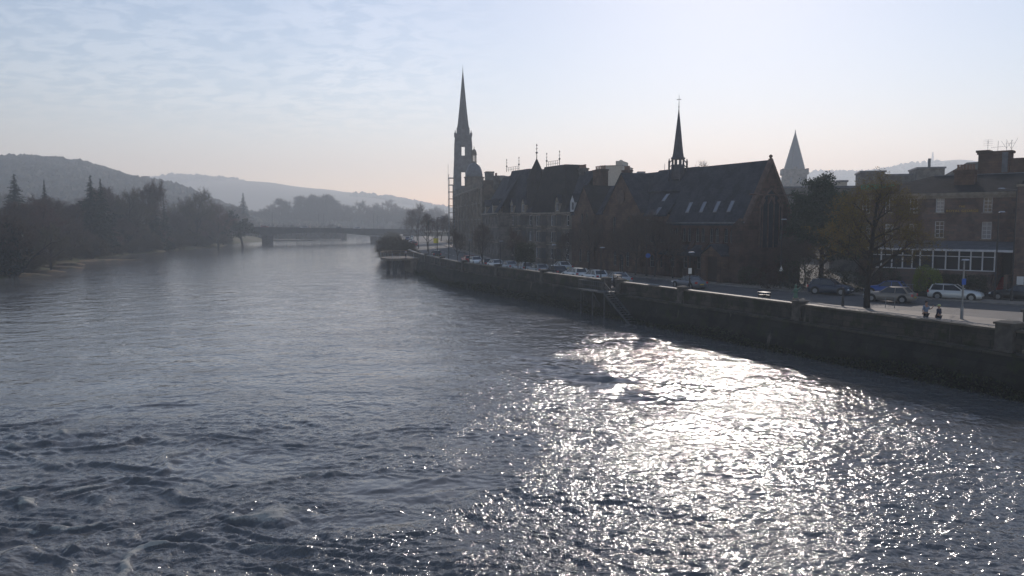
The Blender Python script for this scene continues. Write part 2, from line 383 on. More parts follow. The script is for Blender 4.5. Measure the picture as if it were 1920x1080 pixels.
tag(mb.build('gravel_shore', mSand, smooth=True), kind='structure')

# hills: terrain whose crest is at distance Rr
def hill(name, prof, Rr, r0, nseed, m, rough=2.5, mat_=None):
    pxs = np.linspace(prof[0][0], prof[-1][0], 320); rs = np.concatenate([np.linspace(r0, Rr, 26), [Rr*1.08, Rr*1.3]])
    top = np.interp(pxs, [p[0] for p in prof], [p[1] for p in prof]); V = []
    az = np.arctan((pxs-960)/1500)
    H = (418-top-5)/1500*Rr/np.ones_like(az)+CAMZ
    for r in rs:
        k = (r-r0)/(Rr-r0); s = k*k*(3-2*k) if k <= 1 else (1-(k-1)*.4)
        x = np.tan(az)*r; y = np.full_like(x, r)
        z = H*s+(vnoise(x, y, Rr/14, nseed)-.5)*rough*6*(1 if k<1 else .3)*min(1, k*2)+(vnoise(x, y, Rr/60, nseed+1)-.5)*rough
        V.append(np.stack([x, y, z], -1))
    V = np.array(V); a, b = V.shape[:2]; idx = np.arange(a*b).reshape(a, b)
    Q = np.stack([idx[:-1,:-1], idx[:-1,1:], idx[1:,1:], idx[1:,:-1]], -1).reshape(-1,4)
    tag(npmesh(name, V, Q, m, smooth=True), kind='structure'); return V
mHill = mat('hill_grass_and_wood', (.05,.05,.035), .95, col2=(.03,.033,.026), nscale=.012)
H1 = hill('hill_near', [(-900,300),(-400,283),(0,291),(60,297),(150,312),(250,336),(330,352),(420,385),(520,411),(640,417)], 1000, 450, 5, mHill, 1.6)
H2 = hill('hill_far', [(100,380),(250,340),(330,330),(450,337),(600,349),(700,362),(760,373),(835,385),(930,402),(1100,412)], 2500, 1300, 9, mHill, 3)
H3 = hill('hill_right', [(1150,400),(1380,350),(1520,328),(1600,322),(1680,310),(1790,303),(1920,310),(2300,300),(2900,330)], 2300, 1100, 13, mHill, 3)
# woodland on the hills: uncountable
def blobs(name, pts, rad, m, label, seed):
    r = np.random.default_rng(seed); base = []
    ico = [(0,0,1),(.89,0,.45),(.28,.85,.45),(-.72,.53,.45),(-.72,-.53,.45),(.28,-.85,.45),(.72,.53,-.45),(-.28,.85,-.45),(-.89,0,-.45),(-.28,-.85,-.45),(.72,-.53,-.45),(0,0,-1)]
    fc = [(0,1,2),(0,2,3),(0,3,4),(0,4,5),(0,5,1),(1,6,2),(2,7,3),(3,8,4),(4,9,5),(5,10,1),(6,7,2),(7,8,3),(8,9,4),(9,10,5),(10,6,1),(11,7,6),(11,8,7),(11,9,8),(11,10,9),(11,6,10)]
    ico = np.array(ico); fc = np.array(fc); n = len(pts)
    s = rad*(.6+.8*r.random((n,1,1))); J = 1+.35*(r.random((n,12,1))-.5)
    V = ico[None]*J*s*np.array([1,1,1.25])+np.asarray(pts)[:,None,:]
    Fq = (fc[None]+np.arange(n)[:,None,None]*12).reshape(-1,3)
    o = npmesh(name, V.reshape(-1,3), Fq, m, smooth=False); tag(o, label, 'woodland', kind='stuff'); return o
mWood = leafmat('hill_woodland', (.035,.035,.026), (.055,.048,.036), 0)
r = np.random.default_rng(11); P = []
V = H1; a, b = V.shape[:2]
for _ in range(22000):
    i = int(r.integers(3, 27)); j = int(r.integers(0, b-1)); u = r.random()
    if i < 26: p = V[i,j]*(1-u)+V[i-1,j+1]*u
    else: p = V[25,j]*(1-u)+V[25,j+1]*u
    if vnoise(p[0], p[1], 120, 4) > .30: P.append(p+[0,0,1.5])
blobs('woodland', P, 3.6, mWood, 'hazy brown woodland covering the nearer hillside on the left', 1)
P = []; V = H2; b = V.shape[1]
for _ in range(9000):
    i = int(r.integers(6, 27)); j = int(r.integers(0, b-1)); u = r.random(); p = V[min(i,25),j]*(1-u)+V[min(i,25),j+1]*u
    if vnoise(p[0], p[1], 260, 6) > .45: P.append(p)
blobs('woodland', P, 5.5, mWood, 'pale blue wooded slopes of the far hill beyond the bridge', 2)
P = []; V = H3; b = V.shape[1]
for _ in range(7000):
    i = int(r.integers(16, 27)); j = int(r.integers(0, b-1)); u = r.random(); p = V[min(i,25),j]*(1-u)+V[min(i,25),j+1]*u
    if vnoise(p[0], p[1], 200, 6) > .35: P.append(p)
blobs('woodland', P, 5, mWood, 'pale wooded crest of the far hill above the hotel roofs', 3)

P = [(x, 765+14*sin(x/60)+(x+90)*.08+rr_, 3+2*rr_/10) for x in np.arange(-460, -60, 4.5) for rr_ in (0, 9, 18)]
blobs('woodland', P, 5.5, mWood, 'hazy undergrowth at the foot of the tree belt beyond the road bridge', 4)
# ------------------------------------------------------------------ river
def tile(Nn, Lm, lmin, lmax, power, ang, spread, seed):
    g = np.random.default_rng(seed); k = np.fft.fftfreq(Nn, Lm/Nn)*2*pi; KX, KY = np.meshgrid(k, k, indexing='ij')
    K = np.hypot(KX, KY); K[0,0] = 1; TH = np.arctan2(KY, KX)-ang
    A = K**(-power)*(np.abs(np.cos(TH))**spread+.12)
    A[(K < 2*pi/lmax)|(K > 2*pi/lmin)] = 0
    S = A*np.exp(1j*g.random((Nn,Nn))*2*pi)*np.sqrt(-2*np.log(g.random((Nn,Nn))+1e-9))
    h = np.real(np.fft.ifft2(S)); return (h/h.std()).astype(np.float32)
def samp(T, Lm, x, y):
    n = T.shape[0]; u = x/Lm*n; v = y/Lm*n; ui = np.floor(u).astype(int); vi = np.floor(v).astype(int); fu = u-ui; fv = v-vi
    a = T[ui%n, vi%n]; b = T[(ui+1)%n, vi%n]; c = T[ui%n, (vi+1)%n]; d = T[(ui+1)%n, (vi+1)%n]
    return (a*(1-fu)+b*fu)*(1-fv)+(c*(1-fu)+d*fu)*fv
T1 = tile(512, 47, 1.6, 9, 2.2, R(75), 2, 1); T2 = tile(512, 19, .45, 2.4, 2.0, R(65), 1.2, 2)
T3 = tile(512, 7.3, .14, .8, 1.8, R(100), .8, 5); T4 = tile(256, 120, 6, 50, 1.8, R(10), 1, 7)
T5 = tile(512, 60, 2.0, 14, 1.6, R(80), 1, 17); T6 = tile(512, 31, .7, 4.2, 1.9, R(100), 3, 23); T7 = tile(512, 5.1, .09, .36, 1.5, R(80), .6, 29)
def ell(x, y, px, py, ra, rb, ang=0, soft=.5):
    c = G(px, py, 0); dx = x-c.x; dy = y-c.y; ca, sa = cos(ang), sin(ang)
    q = np.hypot((dx*ca+dy*sa)/ra, (-dx*sa+dy*ca)/rb); q = q+(samp(T5, 60, x, y))*.16
    return np.clip((1+soft-q)/soft/2, 0, 1)
def water(x, y):
    w1 = samp(T4, 120, x*1.0, y*.55); wx = x+samp(T5, 60, x+7, y)*.8; wy = y+samp(T5, 60, x, y+19)*.8
    rough = np.clip(.78+.16*w1, .4, 1.15); sd_ = np.clip((x-(-.2*y-.5)+samp(T5,60,x,y)*2.5)/18+.5, 0, 1); sd_ = sd_*sd_*(3-2*sd_); cm_ = .34+.51*np.clip((48-y)/20, 0, 1); rough = rough*(cm_+(1-cm_)*sd_)
    slick = np.maximum.reduce([ell(x,y,770,915,3.2,2.0,.1,.3), ell(x,y,700,980,2.4,1.0,0,.5), ell(x,y,1085,703,8,2.2,-1.14,.3),
                               ell(x,y,420,870,3.5,2.4,.3,.6)*.6, ell(x,y,700,690,8,5,0,.7)*.45, ell(x,y,870,1010,1.6,1.3,0,.5)*.8])
    rough = rough*(1-.86*slick)
    dw_ = -((x-28.3)*.909+(y-46.9)*.418)+samp(T5,60,x,y)*.8; rough = rough*(.16+.84*np.clip((dw_-1.5)/7.5, 0, 1)**1.3)   # sheltered water under the wall
    rap = np.maximum(ell(x,y,-60,960,9.5,9.0,0,1.0), ell(x,y,30,1060,6,4,0,.9))
    rap2 = np.maximum(ell(x,y,90,800,9,2.6,-.15,.8)*.6, ell(x,y,560,1000,8,2.2,.12,1.0)*.35)
    mid = np.maximum(ell(x,y,850,790,8,2.4,-.05,.8)*.8, ell(x,y,1150,980,10,6,0,1)*.55)
    rough = rough*(1+.55*mid)+rap2*.5
    h = samp(T1,47,wx,wy)*.013*rough+samp(T2,19,wx,wy)*.015*rough+samp(T3,7.3,x,y)*.0135*rough+samp(T7,5.1,x,y)*.0040*rough*np.clip((55-y)/20, 0, 1)
    s = samp(T6,31,wx+11,wy+5); crest = np.maximum(s, 0)**1.6
    s6 = samp(T6,31,wx,wy); h += (rap*.045+rap2*.03+.006)*(s6+.35*(s6*s6-1))
    h += rap*(crest*.045+samp(T2,19,wx,wy)*.022)+rap2*crest*.035+mid*(crest*.016)
    h += ell(x,y,1085,703,8,2.2,-1.14,.4)*samp(T6,31,x,y)*.06
    # creased edges of the upwellings
    e = samp(T5,60,x*.9+30,y*.9+12); crease = np.exp(-(e/.16)**2)*np.clip(1-y/80, 0, 1)*np.clip(samp(T5,60,x*.6,y*.6+30)*1.2, 0, 1)
    h += crease*.010*(1-.3*slick)+crease*samp(T2,19,wx,wy)*.016; rough = rough+crease*.8*(.3+mid)
    fo = np.clip((crest-1.15)*.8, 0, 1)*rap+np.clip((crest-1.9)*1.0, 0, 1)*rap2*.7+np.clip((crest-2.6), 0, 1)*mid*.3
    fo = fo+crease*.12*np.clip(mid+rap, 0, 1)
    return h, np.clip(rough, 0, 1.6), np.clip(fo, 0, 1)
q = np.linspace(1/14.0, 1/400.0, 1080); Ynear = 1/q
Yw = np.concatenate([np.linspace(-60, 13, 12), Ynear, np.geomspace(404, 900, 60)])
kd = np.linspace(-.78, .78, 1150); Kc = np.concatenate([np.linspace(-5, -.8, 22), kd, np.linspace(.8, 5, 22)])
YY, KK = np.meshgrid(Yw, Kc, indexing='ij'); XX = KK*(np.maximum(YY, 14)+4)
hh, rr, ff = water(XX, YY)
fade = np.clip(1.25-YY/330, .25, 1)*(YY > 13.5); hh = hh*fade
n, m_ = XX.shape; idx = np.arange(n*m_).reshape(n, m_)
Q = np.stack([idx[:-1,:-1], idx[:-1,1:], idx[1:,1:], idx[1:,:-1]], -1).reshape(-1,4)
mW = bpy.data.materials.new('river_water'); mW.use_nodes = True; t = mW.node_tree; b = t.nodes['Principled BSDF']
river = npmesh('river_water', np.stack([XX,YY,hh],-1), Q, mW, smooth=True); tag(river, kind='structure')
for nm, ar in (('rough', rr), ('foam', ff)):
    at = river.data.attributes.new(nm, 'FLOAT', 'POINT'); at.data.foreach_set('value', ar.astype(np.float32).ravel())
b.inputs['Base Color'].default_value = (.120,.119,.118,1); b.inputs['Roughness'].default_value = .15; b.inputs['IOR'].default_value = 1.38
tc = N(t, 'ShaderNodeTexCoord'); ar = N(t, 'ShaderNodeAttribute', attribute_name='rough'); af = N(t, 'ShaderNodeAttribute', attribute_name='foam')
hgt = None
for scx, scy, amp, sd_ in ((15, 6.5, .0145, 0), (6.2, 3.0, .036, 13), (2.1, 1.3, .07, 37)):
    mpx = N(t, 'ShaderNodeMapping'); mpx.inputs['Scale'].default_value = (scx, scy, 1); mpx.inputs['Location'].default_value = (sd_, sd_, 0); mpx.inputs['Rotation'].default_value = (0, 0, R(-8))
    L(t, tc.outputs['Object'], mpx.inputs[0]); nn_ = N(t, 'ShaderNodeTexNoise', Scale=1.0, Detail=1.0, Roughness=.5, Distortion=.4); L(t, mpx.outputs[0], nn_.inputs['Vector'])
    v_ = M(t, 'MULTIPLY', nn_.outputs[0], amp); hgt = v_ if hgt is None else M(t, 'ADD', hgt, v_)
nm_ = N(t, 'ShaderNodeTexNoise', Scale=.16, Detail=7.0, Roughness=.72, Distortion=.8); L(t, tc.outputs['Object'], nm_.inputs['Vector'])
hgt = M(t, 'MULTIPLY', hgt, MR(t, nm_.outputs[0], .36, .62, .55, 1.6))
mpx = N(t, 'ShaderNodeMapping'); mpx.inputs['Scale'].default_value = (.42, .40, 1); L(t, tc.outputs['Object'], mpx.inputs[0]); nl_ = N(t, 'ShaderNodeTexNoise', Scale=1.0, Detail=3.0, Roughness=.6); L(t, mpx.outputs[0], nl_.inputs['Vector'])
hgt = M(t, 'ADD', hgt, M(t, 'MULTIPLY', nl_.outputs[0], .0))
hgt = M(t, 'ADD', M(t, 'MULTIPLY', hgt, ar.outputs['Fac']), M(t, 'MULTIPLY', nl_.outputs[0], .20))
L(t, M(t, 'MULTIPLY', MR(t, ar.outputs['Fac'], 0.0, .6, .4, 1.0), .085), b.inputs['Roughness'])
bp = N(t, 'ShaderNodeBump', Strength=1.0, Distance=1.0); L(t, hgt, bp.inputs['Height']); L(t, bp.outputs[0], b.inputs['Normal'])
nf = N(t, 'ShaderNodeTexNoise', Scale=12.0, Detail=9.0, Roughness=.8, Distortion=1.5); L(t, tc.outputs['Object'], nf.inputs['Vector'])
fm = MR(t, M(t, 'ADD', af.outputs['Fac'], M(t, 'MULTIPLY', M(t, 'SUBTRACT', nf.outputs[0], .5), 2.4)), .45, .95)
fm = M(t, 'MULTIPLY', fm, MR(t, af.outputs['Fac'], .02, .25))
df = N(t, 'ShaderNodeBsdfDiffuse'); df.inputs[0].default_value = (.42,.41,.37,1); ms = N(t, 'ShaderNodeMixShader')
L(t, fm, ms.inputs[0]); L(t, b.outputs[0], ms.inputs[1]); L(t, df.outputs[0], ms.inputs[2]); L(t, ms.outputs[0], t.nodes['Material Output'].inputs[0])

# haze: one box of even density round everything
mH = bpy.data.materials.new('haze_air'); mH.use_nodes = True; t = mH.node_tree; t.nodes.clear()
pv = N(t, 'ShaderNodeVolumePrincipled'); pv.inputs['Density'].default_value = HAZE; pv.inputs['Color'].default_value = (.80,.90,1.0,1); pv.inputs['Absorption Color'].default_value = (1,1,1,1); pv.inputs['Anisotropy'].default_value = .35
om = N(t, 'ShaderNodeOutputMaterial'); L(t, pv.outputs[0], om.inputs['Volume'])
tag(MB().box(-4500, 4500, -300, 3500, -5, 270).build('haze', mH), kind='stuff')
# ------------------------------------------------------------------ river wall, its pillars, steps
COP = 3.88
def wallthing():
    root = thing('river_wall', 'long dark mossy stone river wall with a pale coping, running along the street edge', 'wall', Wp(0,0,0))
    o = Wp(0,0,0)
    def sweep(name, m, prof, ts):
        n = len(prof); vs = []; fs = []
        for t in ts:
            for off, z in prof: vs.append(Wp(t, off, z)-o)
        for i in range(len(ts)-1):
            for j in range(n): k = (j+1)%n; fs.append((i*n+j, i*n+k, (i+1)*n+k, (i+1)*n+j))
        fs.append(tuple(range(n))); fs.append(tuple((len(ts)-1)*n+j for j in range(n-1,-1,-1)))
        return MB().add(vs, fs).build(name, m, root)
    tA = [x for x in TS if -2 <= x <= 150]
    # opening in the parapet at the river steps
    g0, g1 = solve_t(1163, .2), solve_t(1139, .2)
    g0, g1 = min(g0,g1), max(g0,g1)
    segs = [[t for t in tA if t < g0-1]+[g0], [g1]+[t for t in tA if t > g1+1]]
    for sg in segs:
        sweep('parapet', mWall, [(0,2.5),(0,COP-.14),(.42,COP-.14),(.42,2.5)], sg)
        sweep('coping', mCope, [(-.07,COP-.14),(-.07,COP-.03),(.0,COP),(.45,COP),(.5,COP-.03),(.5,COP-.14)], sg)
        r = [Wp(t, .33, COP+.07)-o for t in sg]; mb = MB()
        for a, b in zip(r, r[1:]): mb.tube(a, b, .022, n=5)
        for t in np.arange(sg[0], min(sg[-1], 95), 2.4): mb.tube(Wp(t,.33,COP-.02)-o, Wp(t,.33,COP+.07)-o, .018, n=5)
        mb.build('top_rail', mSteel, root)
    tB = [x for x in TS if x <= 150]
    sweep('lower_wall', mWallLow, [(-1.0,-2),(-.55,1.5),(-.33,2.36),(.52,2.36),(.52,-2)], tB)
    sweep('string_course', mWall, [(-.42,2.36),(-.42,2.5),(-.3,2.56),(.5,2.56),(.5,2.36)], tB)
    tC = [x for x in TS if x <= -1.5]
    sweep('coping', mCope, [(-.2,2.56),(-.2,2.8),(.5,2.8),(.5,2.56)], tC)
    tD = [x for x in TS if x >= 150]
    sweep('bank_wall', mWallLow, [(-3.5,-2),(-1.0,1.6),(0,2.0),(0,ST+.05),(.5,ST+.05),(.5,-2)], tD)
    return root
wallthing()
def pillar(px, i, h=.55, w=.85, lab=''):
    t = solve_t(px, .2); p = Wp(t, .2, 0); pp, n, d = wall_at(t)
    r = thing('wall_pillar', lab, 'pillar', p, math.atan2(n.y, n.x), 'stone pillars on the river wall')
    a = w/2
    MB().box(-a, a, -a, a, 2.58, COP+h-.16).build('shaft', mPil, r)
    mb = MB().box(-a-.08, a+.08, -a-.08, a+.08, COP+h-.16, COP+h-.04); mb.frust(0,0,COP+h-.04,COP+h+.06,a+.06,a+.06,a-.2,a-.2)
    mb.box(-a-.05, a+.05, -a-.05, a+.05, 2.57, 2.8); mb.build('cap', mPil, r)
    return r
PIL = [(1900,'large square stone pillar at the near end of the parapet beside the iron railing',.42,1.05),
 (1502,'square stone pillar on the river wall just left of the dark bollard',.24,.8),
 (1282,'square stone pillar on the river wall below the grey moving car',.24,.8),
 (1164,'stone pillar on the right side of the opening at the river steps',.24,.8),
 (1137,'stone pillar on the left side of the opening at the river steps',.24,.8),
 (1020,'square stone pillar on the wall below the dark parked car and grey cars',.3,.8),
 (934,'square stone pillar on the wall in front of the small white saloon',.3,.8),
 (871,'square stone pillar on the wall beside the small red car',.3,.8),
 (829,'small stone pillar on the wall with a bin behind it',.3,.8),
 (800,'stone pillar on the river wall nearest the viewing platform',.3,.8)]
for i, (px, lab, h, w) in enumerate(PIL): pillar(px, i, h, w, lab)
# pillar across the opening at far right
p = G(1941, 640, ST); r = thing('gate_pillar', 'square stone gate pillar cut by the right edge of the photo', 'pillar', p, F1.rz)
MB().box(-.5,.5,-.5,.5,0,1.75).build('shaft', mPil, r); MB().box(-.6,.6,-.6,.6,1.75,1.9).frust(0,0,1.9,2.0,.55,.55,.3,.3).build('cap', mPil, r)
# iron railing from the big pillar to the right
t0 = solve_t(1899, .2); a = Wp(t0, .25, 2.82); r = thing('iron_railing', 'black iron railing with upright bars to the right of the large end pillar', 'railing', a)
mb = MB(); L0 = t0+26
for i in range(int(L0/.16)):
    t = t0-i*.16; q = Wp(t, .25, 2.8)-a; mb.tube(q, q+Vector((0,0,1.15)), .014, n=4); mb.tube(q+Vector((0,0,1.15)), q+Vector((0,0,1.25)), .022, 0, n=4)
mb.build('bars', mIron, r); mb = MB()
for z in (.15, 1.05): mb.tube(Wp(t0,.25,2.8+z)-a, Wp(t0-25,.25,2.8+z)-a, .03, n=4)
mb.build('rails', mIron, r)
# river steps: steel landing, flight and handrails fixed to the wall face
t0 = solve_t(1150, .2); p = Wp(t0, 0, 0); pp, n, d = wall_at(t0)
fs_ = Frame((p.x, p.y), (-d.x, -d.y))                # local x toward the camera, y into the wall
r = thing('river_steps', 'grey steel landing and flight of steps with handrails descending the river wall to the water', 'steps', p, fs_.rz)
MB().box(-4.2, 1.2, -1.65, -.6, 2.62, 2.76).box(-1.3, 1.3, -.6, .55, 2.62, 2.76).build('landing', mStepSteel, r)
mb = MB(); nst = 13
for i in range(nst): mb.box(1.2+i*.36, 1.6+i*.36, -1.6, -.65, 2.5-i*.2, 2.55-i*.2)
mb.build('treads', mStepSteel, r)
mb = MB()
for y in (-1.62, -.63): mb.add([(1.2,y,2.75),(1.2,y,2.45),(6.1,y,-.3),(6.1,y,0)]+[(1.2,y+.04,2.75),(1.2,y+.04,2.45),(6.1,y+.04,-.3),(6.1,y+.04,0)], [(0,1,2,3),(7,6,5,4),(0,4,5,1),(2,6,7,3),(0,3,7,4),(1,5,6,2)])
mb.build('stringer', mStepSteel, r)
mb = MB().tube((1.2,-1.62,3.75),(6.1,-1.62,1.0),.035).tube((-4.2,-1.62,3.75),(1.2,-1.62,3.75),.035).tube((-4.2,-1.62,3.75),(-4.2,-.6,3.75),.035).tube((-4.2,-1.62,3.3),(1.2,-1.62,3.3),.02).tube((1.2,-1.62,3.3),(6.1,-1.62,.5),.02)
for x in np.arange(-4.2, 1.3, .45): mb.tube((x,-1.62,2.7),(x,-1.62,3.75),.02, n=4)
for i in range(6): mb.tube((1.6+i*.85,-1.62,2.4-i*.48),(1.6+i*.85,-1.62,3.5-i*.48),.022, n=4)
mb.build('handrail', mStepSteel, r)
for x in (-3.9, -1.4, 1.0): MB().tube((x,-1.5,2.62),(x,-.5,.9),.06, n=5).tube((x,-1.5,2.62),(x,-1.5,-.6),.06,n=5).build('bracket', mStepSteel, r)
mb = MB()
for x in np.arange(-1.2, 1.25, .14): mb.tube((x,.2,2.76),(x,.2,3.85),.015, n=4)
mb.tube((-1.2,.2,3.8),(1.2,.2,3.8),.03).tube((-1.2,.2,2.95),(1.2,.2,2.95),.03)
g = mb.build('iron_gate', mIron, None); g.location = p; g.rotation_euler = (0,0,fs_.rz); tag(g, 'closed black iron gate between two pillars at the head of the river steps', 'gate')

# viewing platform on stilts at the bend
p = G(757, 500, 0); pl = G(736, 480, ST); pt = solve_t(786, .2); base = Wp(pt, 0, 0); q, n, d = wall_at(pt)
fp = Frame((base.x, base.y), (n.x, n.y)); 
r = thing('viewing_platform', 'rounded viewing platform on dark piles over the river at the bend, with a light railing', 'platform', base, fp.rz)
pts = [(.4,-.5),(-5.2,-.3),(-6.4,1.4),(-6.9,4),(-6.6,7),(-5.6,9.5),(-3.5,12),(.4,13)]
mb = MB(); k = len(pts); mb.add([(x,y,ST-.45) for x,y in pts]+[(x,y,ST+.02) for x,y in pts], [tuple(range(k-1,-1,-1)), tuple(range(k,2*k))]+[(i,(i+1)%k,k+(i+1)%k,k+i) for i in range(k)])
mb.box(-1.6,.4,-.3,12.5,-1,ST-.46).build('deck', mat('platform_boards', (.17,.14,.11), .8, noise=.3), r)
for i, (x, y) in enumerate([(-4.6,1.0),(-2.9,1.6),(-4.9,8)]): MB().tube((x,y,-2),(x,y,ST-.45),.42,n=10).build('pile', mat('pile_concrete', (.06,.06,.06), .8), r)
mb = MB()
for (x0,y0),(x1,y1) in zip(pts[:-1], pts[1:]):
    l = math.hypot(x1-x0, y1-y0); m_ = max(1, int(l/1.4))
    for j in range(m_): x = x0+(x1-x0)*j/m_; y = y0+(y1-y0)*j/m_; mb.tube((x,y,ST),(x*1.01,y,ST+1.1),.05,n=4)
    for z in (.25,.55,.82): mb.tube((x0,y0,ST+z),(x1,y1,ST+z),.014,n=4)
mb.build('railing', mSteel, r); mb = MB()
for (x0,y0),(x1,y1) in zip(pts[:-1], pts[1:]): mb.tube((x0,y0,ST+1.12),(x1,y1,ST+1.12),.06,n=6)
mb.build('handrail', mat('timber_handrail', (.22,.15,.09), .6), r)

# ------------------------------------------------------------------ road bridge
B0, B1 = Vector((-131, 372)), Vector((-54, 432)); bu = (B1-B0).normalized()
fb = Frame((B0.x, B0.y), bu); Lb = (B1-B0).length
r = thing('road_bridge', 'low concrete road bridge with haunched girders on two river piers, hazy in the distance', 'bridge', (B0.x,B0.y,0), fb.rz)
zd = lambda x: 8.6-2.2*(x+12)/(Lb+24)                # parapet top level
xp1 = fb.hit(507, 440, 0)[0]; xp2 = fb.hit(711.5, 440, 0)[0]
def soffit(x):
    c = (xp1+xp2)/2; h = (xp2-xp1)/2; e = abs(x-c)/h
    if e <= 1: return 1.35+1.4*e**2
    return 1.35+1.4*max(0, (2-e))**2 if e < 2 else 1.35
XS = np.linspace(-14, Lb+8, 60)
mb = MB(); vs = []
for x in XS: 
    for y, z in [(0,zd(x)-1.0-soffit(x)),(0,zd(x)-.95),(12,zd(x)-.95),(12,zd(x)-1.0-soffit(x))]: vs.append((x,y,z))
fs = []
for i in range(len(XS)-1):
    for j in range(4): k = (j+1)%4; fs.append((i*4+j, i*4+k, (i+1)*4+k, (i+1)*4+j))
mb.add(vs, fs+[(3,2,1,0), tuple((len(XS)-1)*4+j for j in range(4))]).build('girder', mConc, r)
for nm, y0, y1 in (('parapet', -.35, -.1), ('parapet', 12.1, 12.35)):
    mb = MB(); vs = []
    for x in XS:
        for y, z in [(y0,zd(x)-1.35),(y0,zd(x)),(y1,zd(x)),(y1,zd(x)-1.35)]: vs.append((x,y,z))
    mb.add(vs, fs+[(3,2,1,0), tuple((len(XS)-1)*4+j for j in range(4))]).build(nm, mConc, r)
for x in (xp1, xp2):
    mb = MB().box(x-1.5, x+1.5, .4, 7.4, -2, zd(x)-4.3).frust(x, 4, zd(x)-4.3, zd(x)-4.0, 1.8, 3.9, 1.8, 3.9)
    mb.build('pier', mConc, r)
MB().box(Lb+2, Lb+11, -1, 13, -1, zd(Lb)-2.5).build('abutment', mConc, r)
MB().box(-19, -12, -1, 13, -1, zd(-12)-2.5).build('abutment', mConc, r)
# approach embankment behind each end
mb = MB().prismx([(-3,-.5),(-.5,5.0),(12.5,5.0),(16,-.5)], -70, -16)
mb.prismx([(-3,1.5),(-.5,4.8),(12.5,4.8),(16,1.5)], Lb+9, Lb+60)
o = mb.build('road_embankment', mGrass); o.location = (B0.x,B0.y,0); o.rotation_euler = (0,0,fb.rz); tag(o, kind='structure')
BR = lambda x, y: (fb.w(x, y, zd(x)-.95))
# ------------------------------------------------------------------ facade tools
def wall_open(mb, x0, x1, z0, z1, ops, y=0.0, dep=.22, thick=.5):
    """front wall in the plane y with real openings ops=[(xa,xb,za,zb)]; reveals dep deep, back closed"""
    ops = [o for o in ops if o[0] > x0+.02 and o[1] < x1-.02 and o[3] < z1-.02]
    xs = sorted({x0,x1,*[o[0] for o in ops],*[o[1] for o in ops]}); zs = sorted({z0,z1,*[o[2] for o in ops],*[o[3] for o in ops]})
    for i in range(len(xs)-1):
        for j in range(len(zs)-1):
            cx_, cz_ = (xs[i]+xs[i+1])/2, (zs[j]+zs[j+1])/2
            if any(o[0]<cx_<o[1] and o[2]<cz_<o[3] for o in ops): continue
            mb.add([(xs[i],y,zs[j]),(xs[i+1],y,zs[j]),(xs[i+1],y,zs[j+1]),(xs[i],y,zs[j+1])], [(0,1,2,3)])
    for a, b, c, d in ops:
        mb.add([(a,y,c),(b,y,c),(b,y,d),(a,y,d),(a,y+dep,c),(b,y+dep,c),(b,y+dep,d),(a,y+dep,d)], [(0,4,5,1),(1,5,6,2),(2,6,7,3),(3,7,4,0)])
def body(mb, x0, x1, z0, z1, dep, y=0.0):            # the other faces of the block
    mb.add([(x0,y,z0),(x1,y,z0),(x1,dep,z0),(x0,dep,z0),(x0,y,z1),(x1,y,z1),(x1,dep,z1),(x0,dep,z1)], [(1,2,6,5),(2,3,7,6),(3,0,4,7),(4,5,6,7),(0,3,2,1)])
def window(root, a, b, c, d, y=0.0, m=None, glass=None, bars=(1,1), fr=.07, dep=.22, sill=None, arch=False, wallm=None):
    m = m or mWhite; glass = glass or mGlass; yy = y+dep
    mb = MB().box(a,a+fr,yy-.08,yy,c,d).box(b-fr,b,yy-.08,yy,c,d).box(a+fr,b-fr,yy-.08,yy,c,c+fr).box(a+fr,b-fr,yy-.08,yy,d-fr,d)
    for i in range(bars[0]): x = a+(b-a)*(i+1)/(bars[0]+1); mb.box(x-fr*.3,x+fr*.3,yy-.06,yy-.005,c+fr,d-fr)
    for i in range(bars[1]): z = c+(d-c)*(i+1)/(bars[1]+1); mb.box(a+fr,b-fr,yy-.065,yy-.003,z-fr*.35,z+fr*.35)
    w = mb.build('window', m, root)
    mb = MB().box(a,b,yy,yy+.03,c,d).build('pane', glass, w)
    if sill: MB().box(a-.1,b+.1,y-.10,y+.12,c-.14,c-.004).build('sill', sill, w)
    if arch:
        s = (b-a)/2; h = min(s*1.3, (d-c)*.45); mb = MB()
        for q in (0, 1):
            P = []
            for k in range(6):
                t = k/5; P.append((s*(1-cos(t*pi/3)/1.0)*1.0, t))
            # corner fillers making a pointed head
            pts = [(0,d-h)]+[(s*(t**1.7), d-h+h*sin(t*pi/2)) for t in (.2,.4,.6,.8,1)]+[(0,d)]
            pts = [(a+x if q == 0 else b-x, z) for x, z in pts]
            mb.prism(pts if q else pts[::-1], y+.02, yy-.09)
        mb.build('pointed_head', wallm or mDress, w)
    return w
def gable_roof(mb, x0, x1, y0, y1, ze, zr, over=.25, th=.18, yr=None):   # ridge parallel to x
    yc = (y0+y1)/2 if yr is None else yr; s = (zr-ze)/(yc-y0)
    P = [(y0-over,ze-over*s),(yc,zr),(y1+over,ze-over*(zr-ze)/(y1-yc)),(y1+over,ze-over*(zr-ze)/(y1-yc)+th),(yc,zr+th),(y0-over,ze-over*s+th)]
    return mb.prismx(P, x0, x1)
def gable_roof_y(mb, x0, x1, y0, y1, ze, zr, over=.2, th=.18):            # ridge parallel to y (gable to the river)
    xc = (x0+x1)/2; s = (zr-ze)/(xc-x0)
    P = [(x0-over,ze-over*s),(xc,zr),(x1+over,ze-over*s),(x1+over,ze-over*s+th),(xc,zr+th),(x0-over,ze-over*s+th)]
    return mb.prism(P, y0, y1)
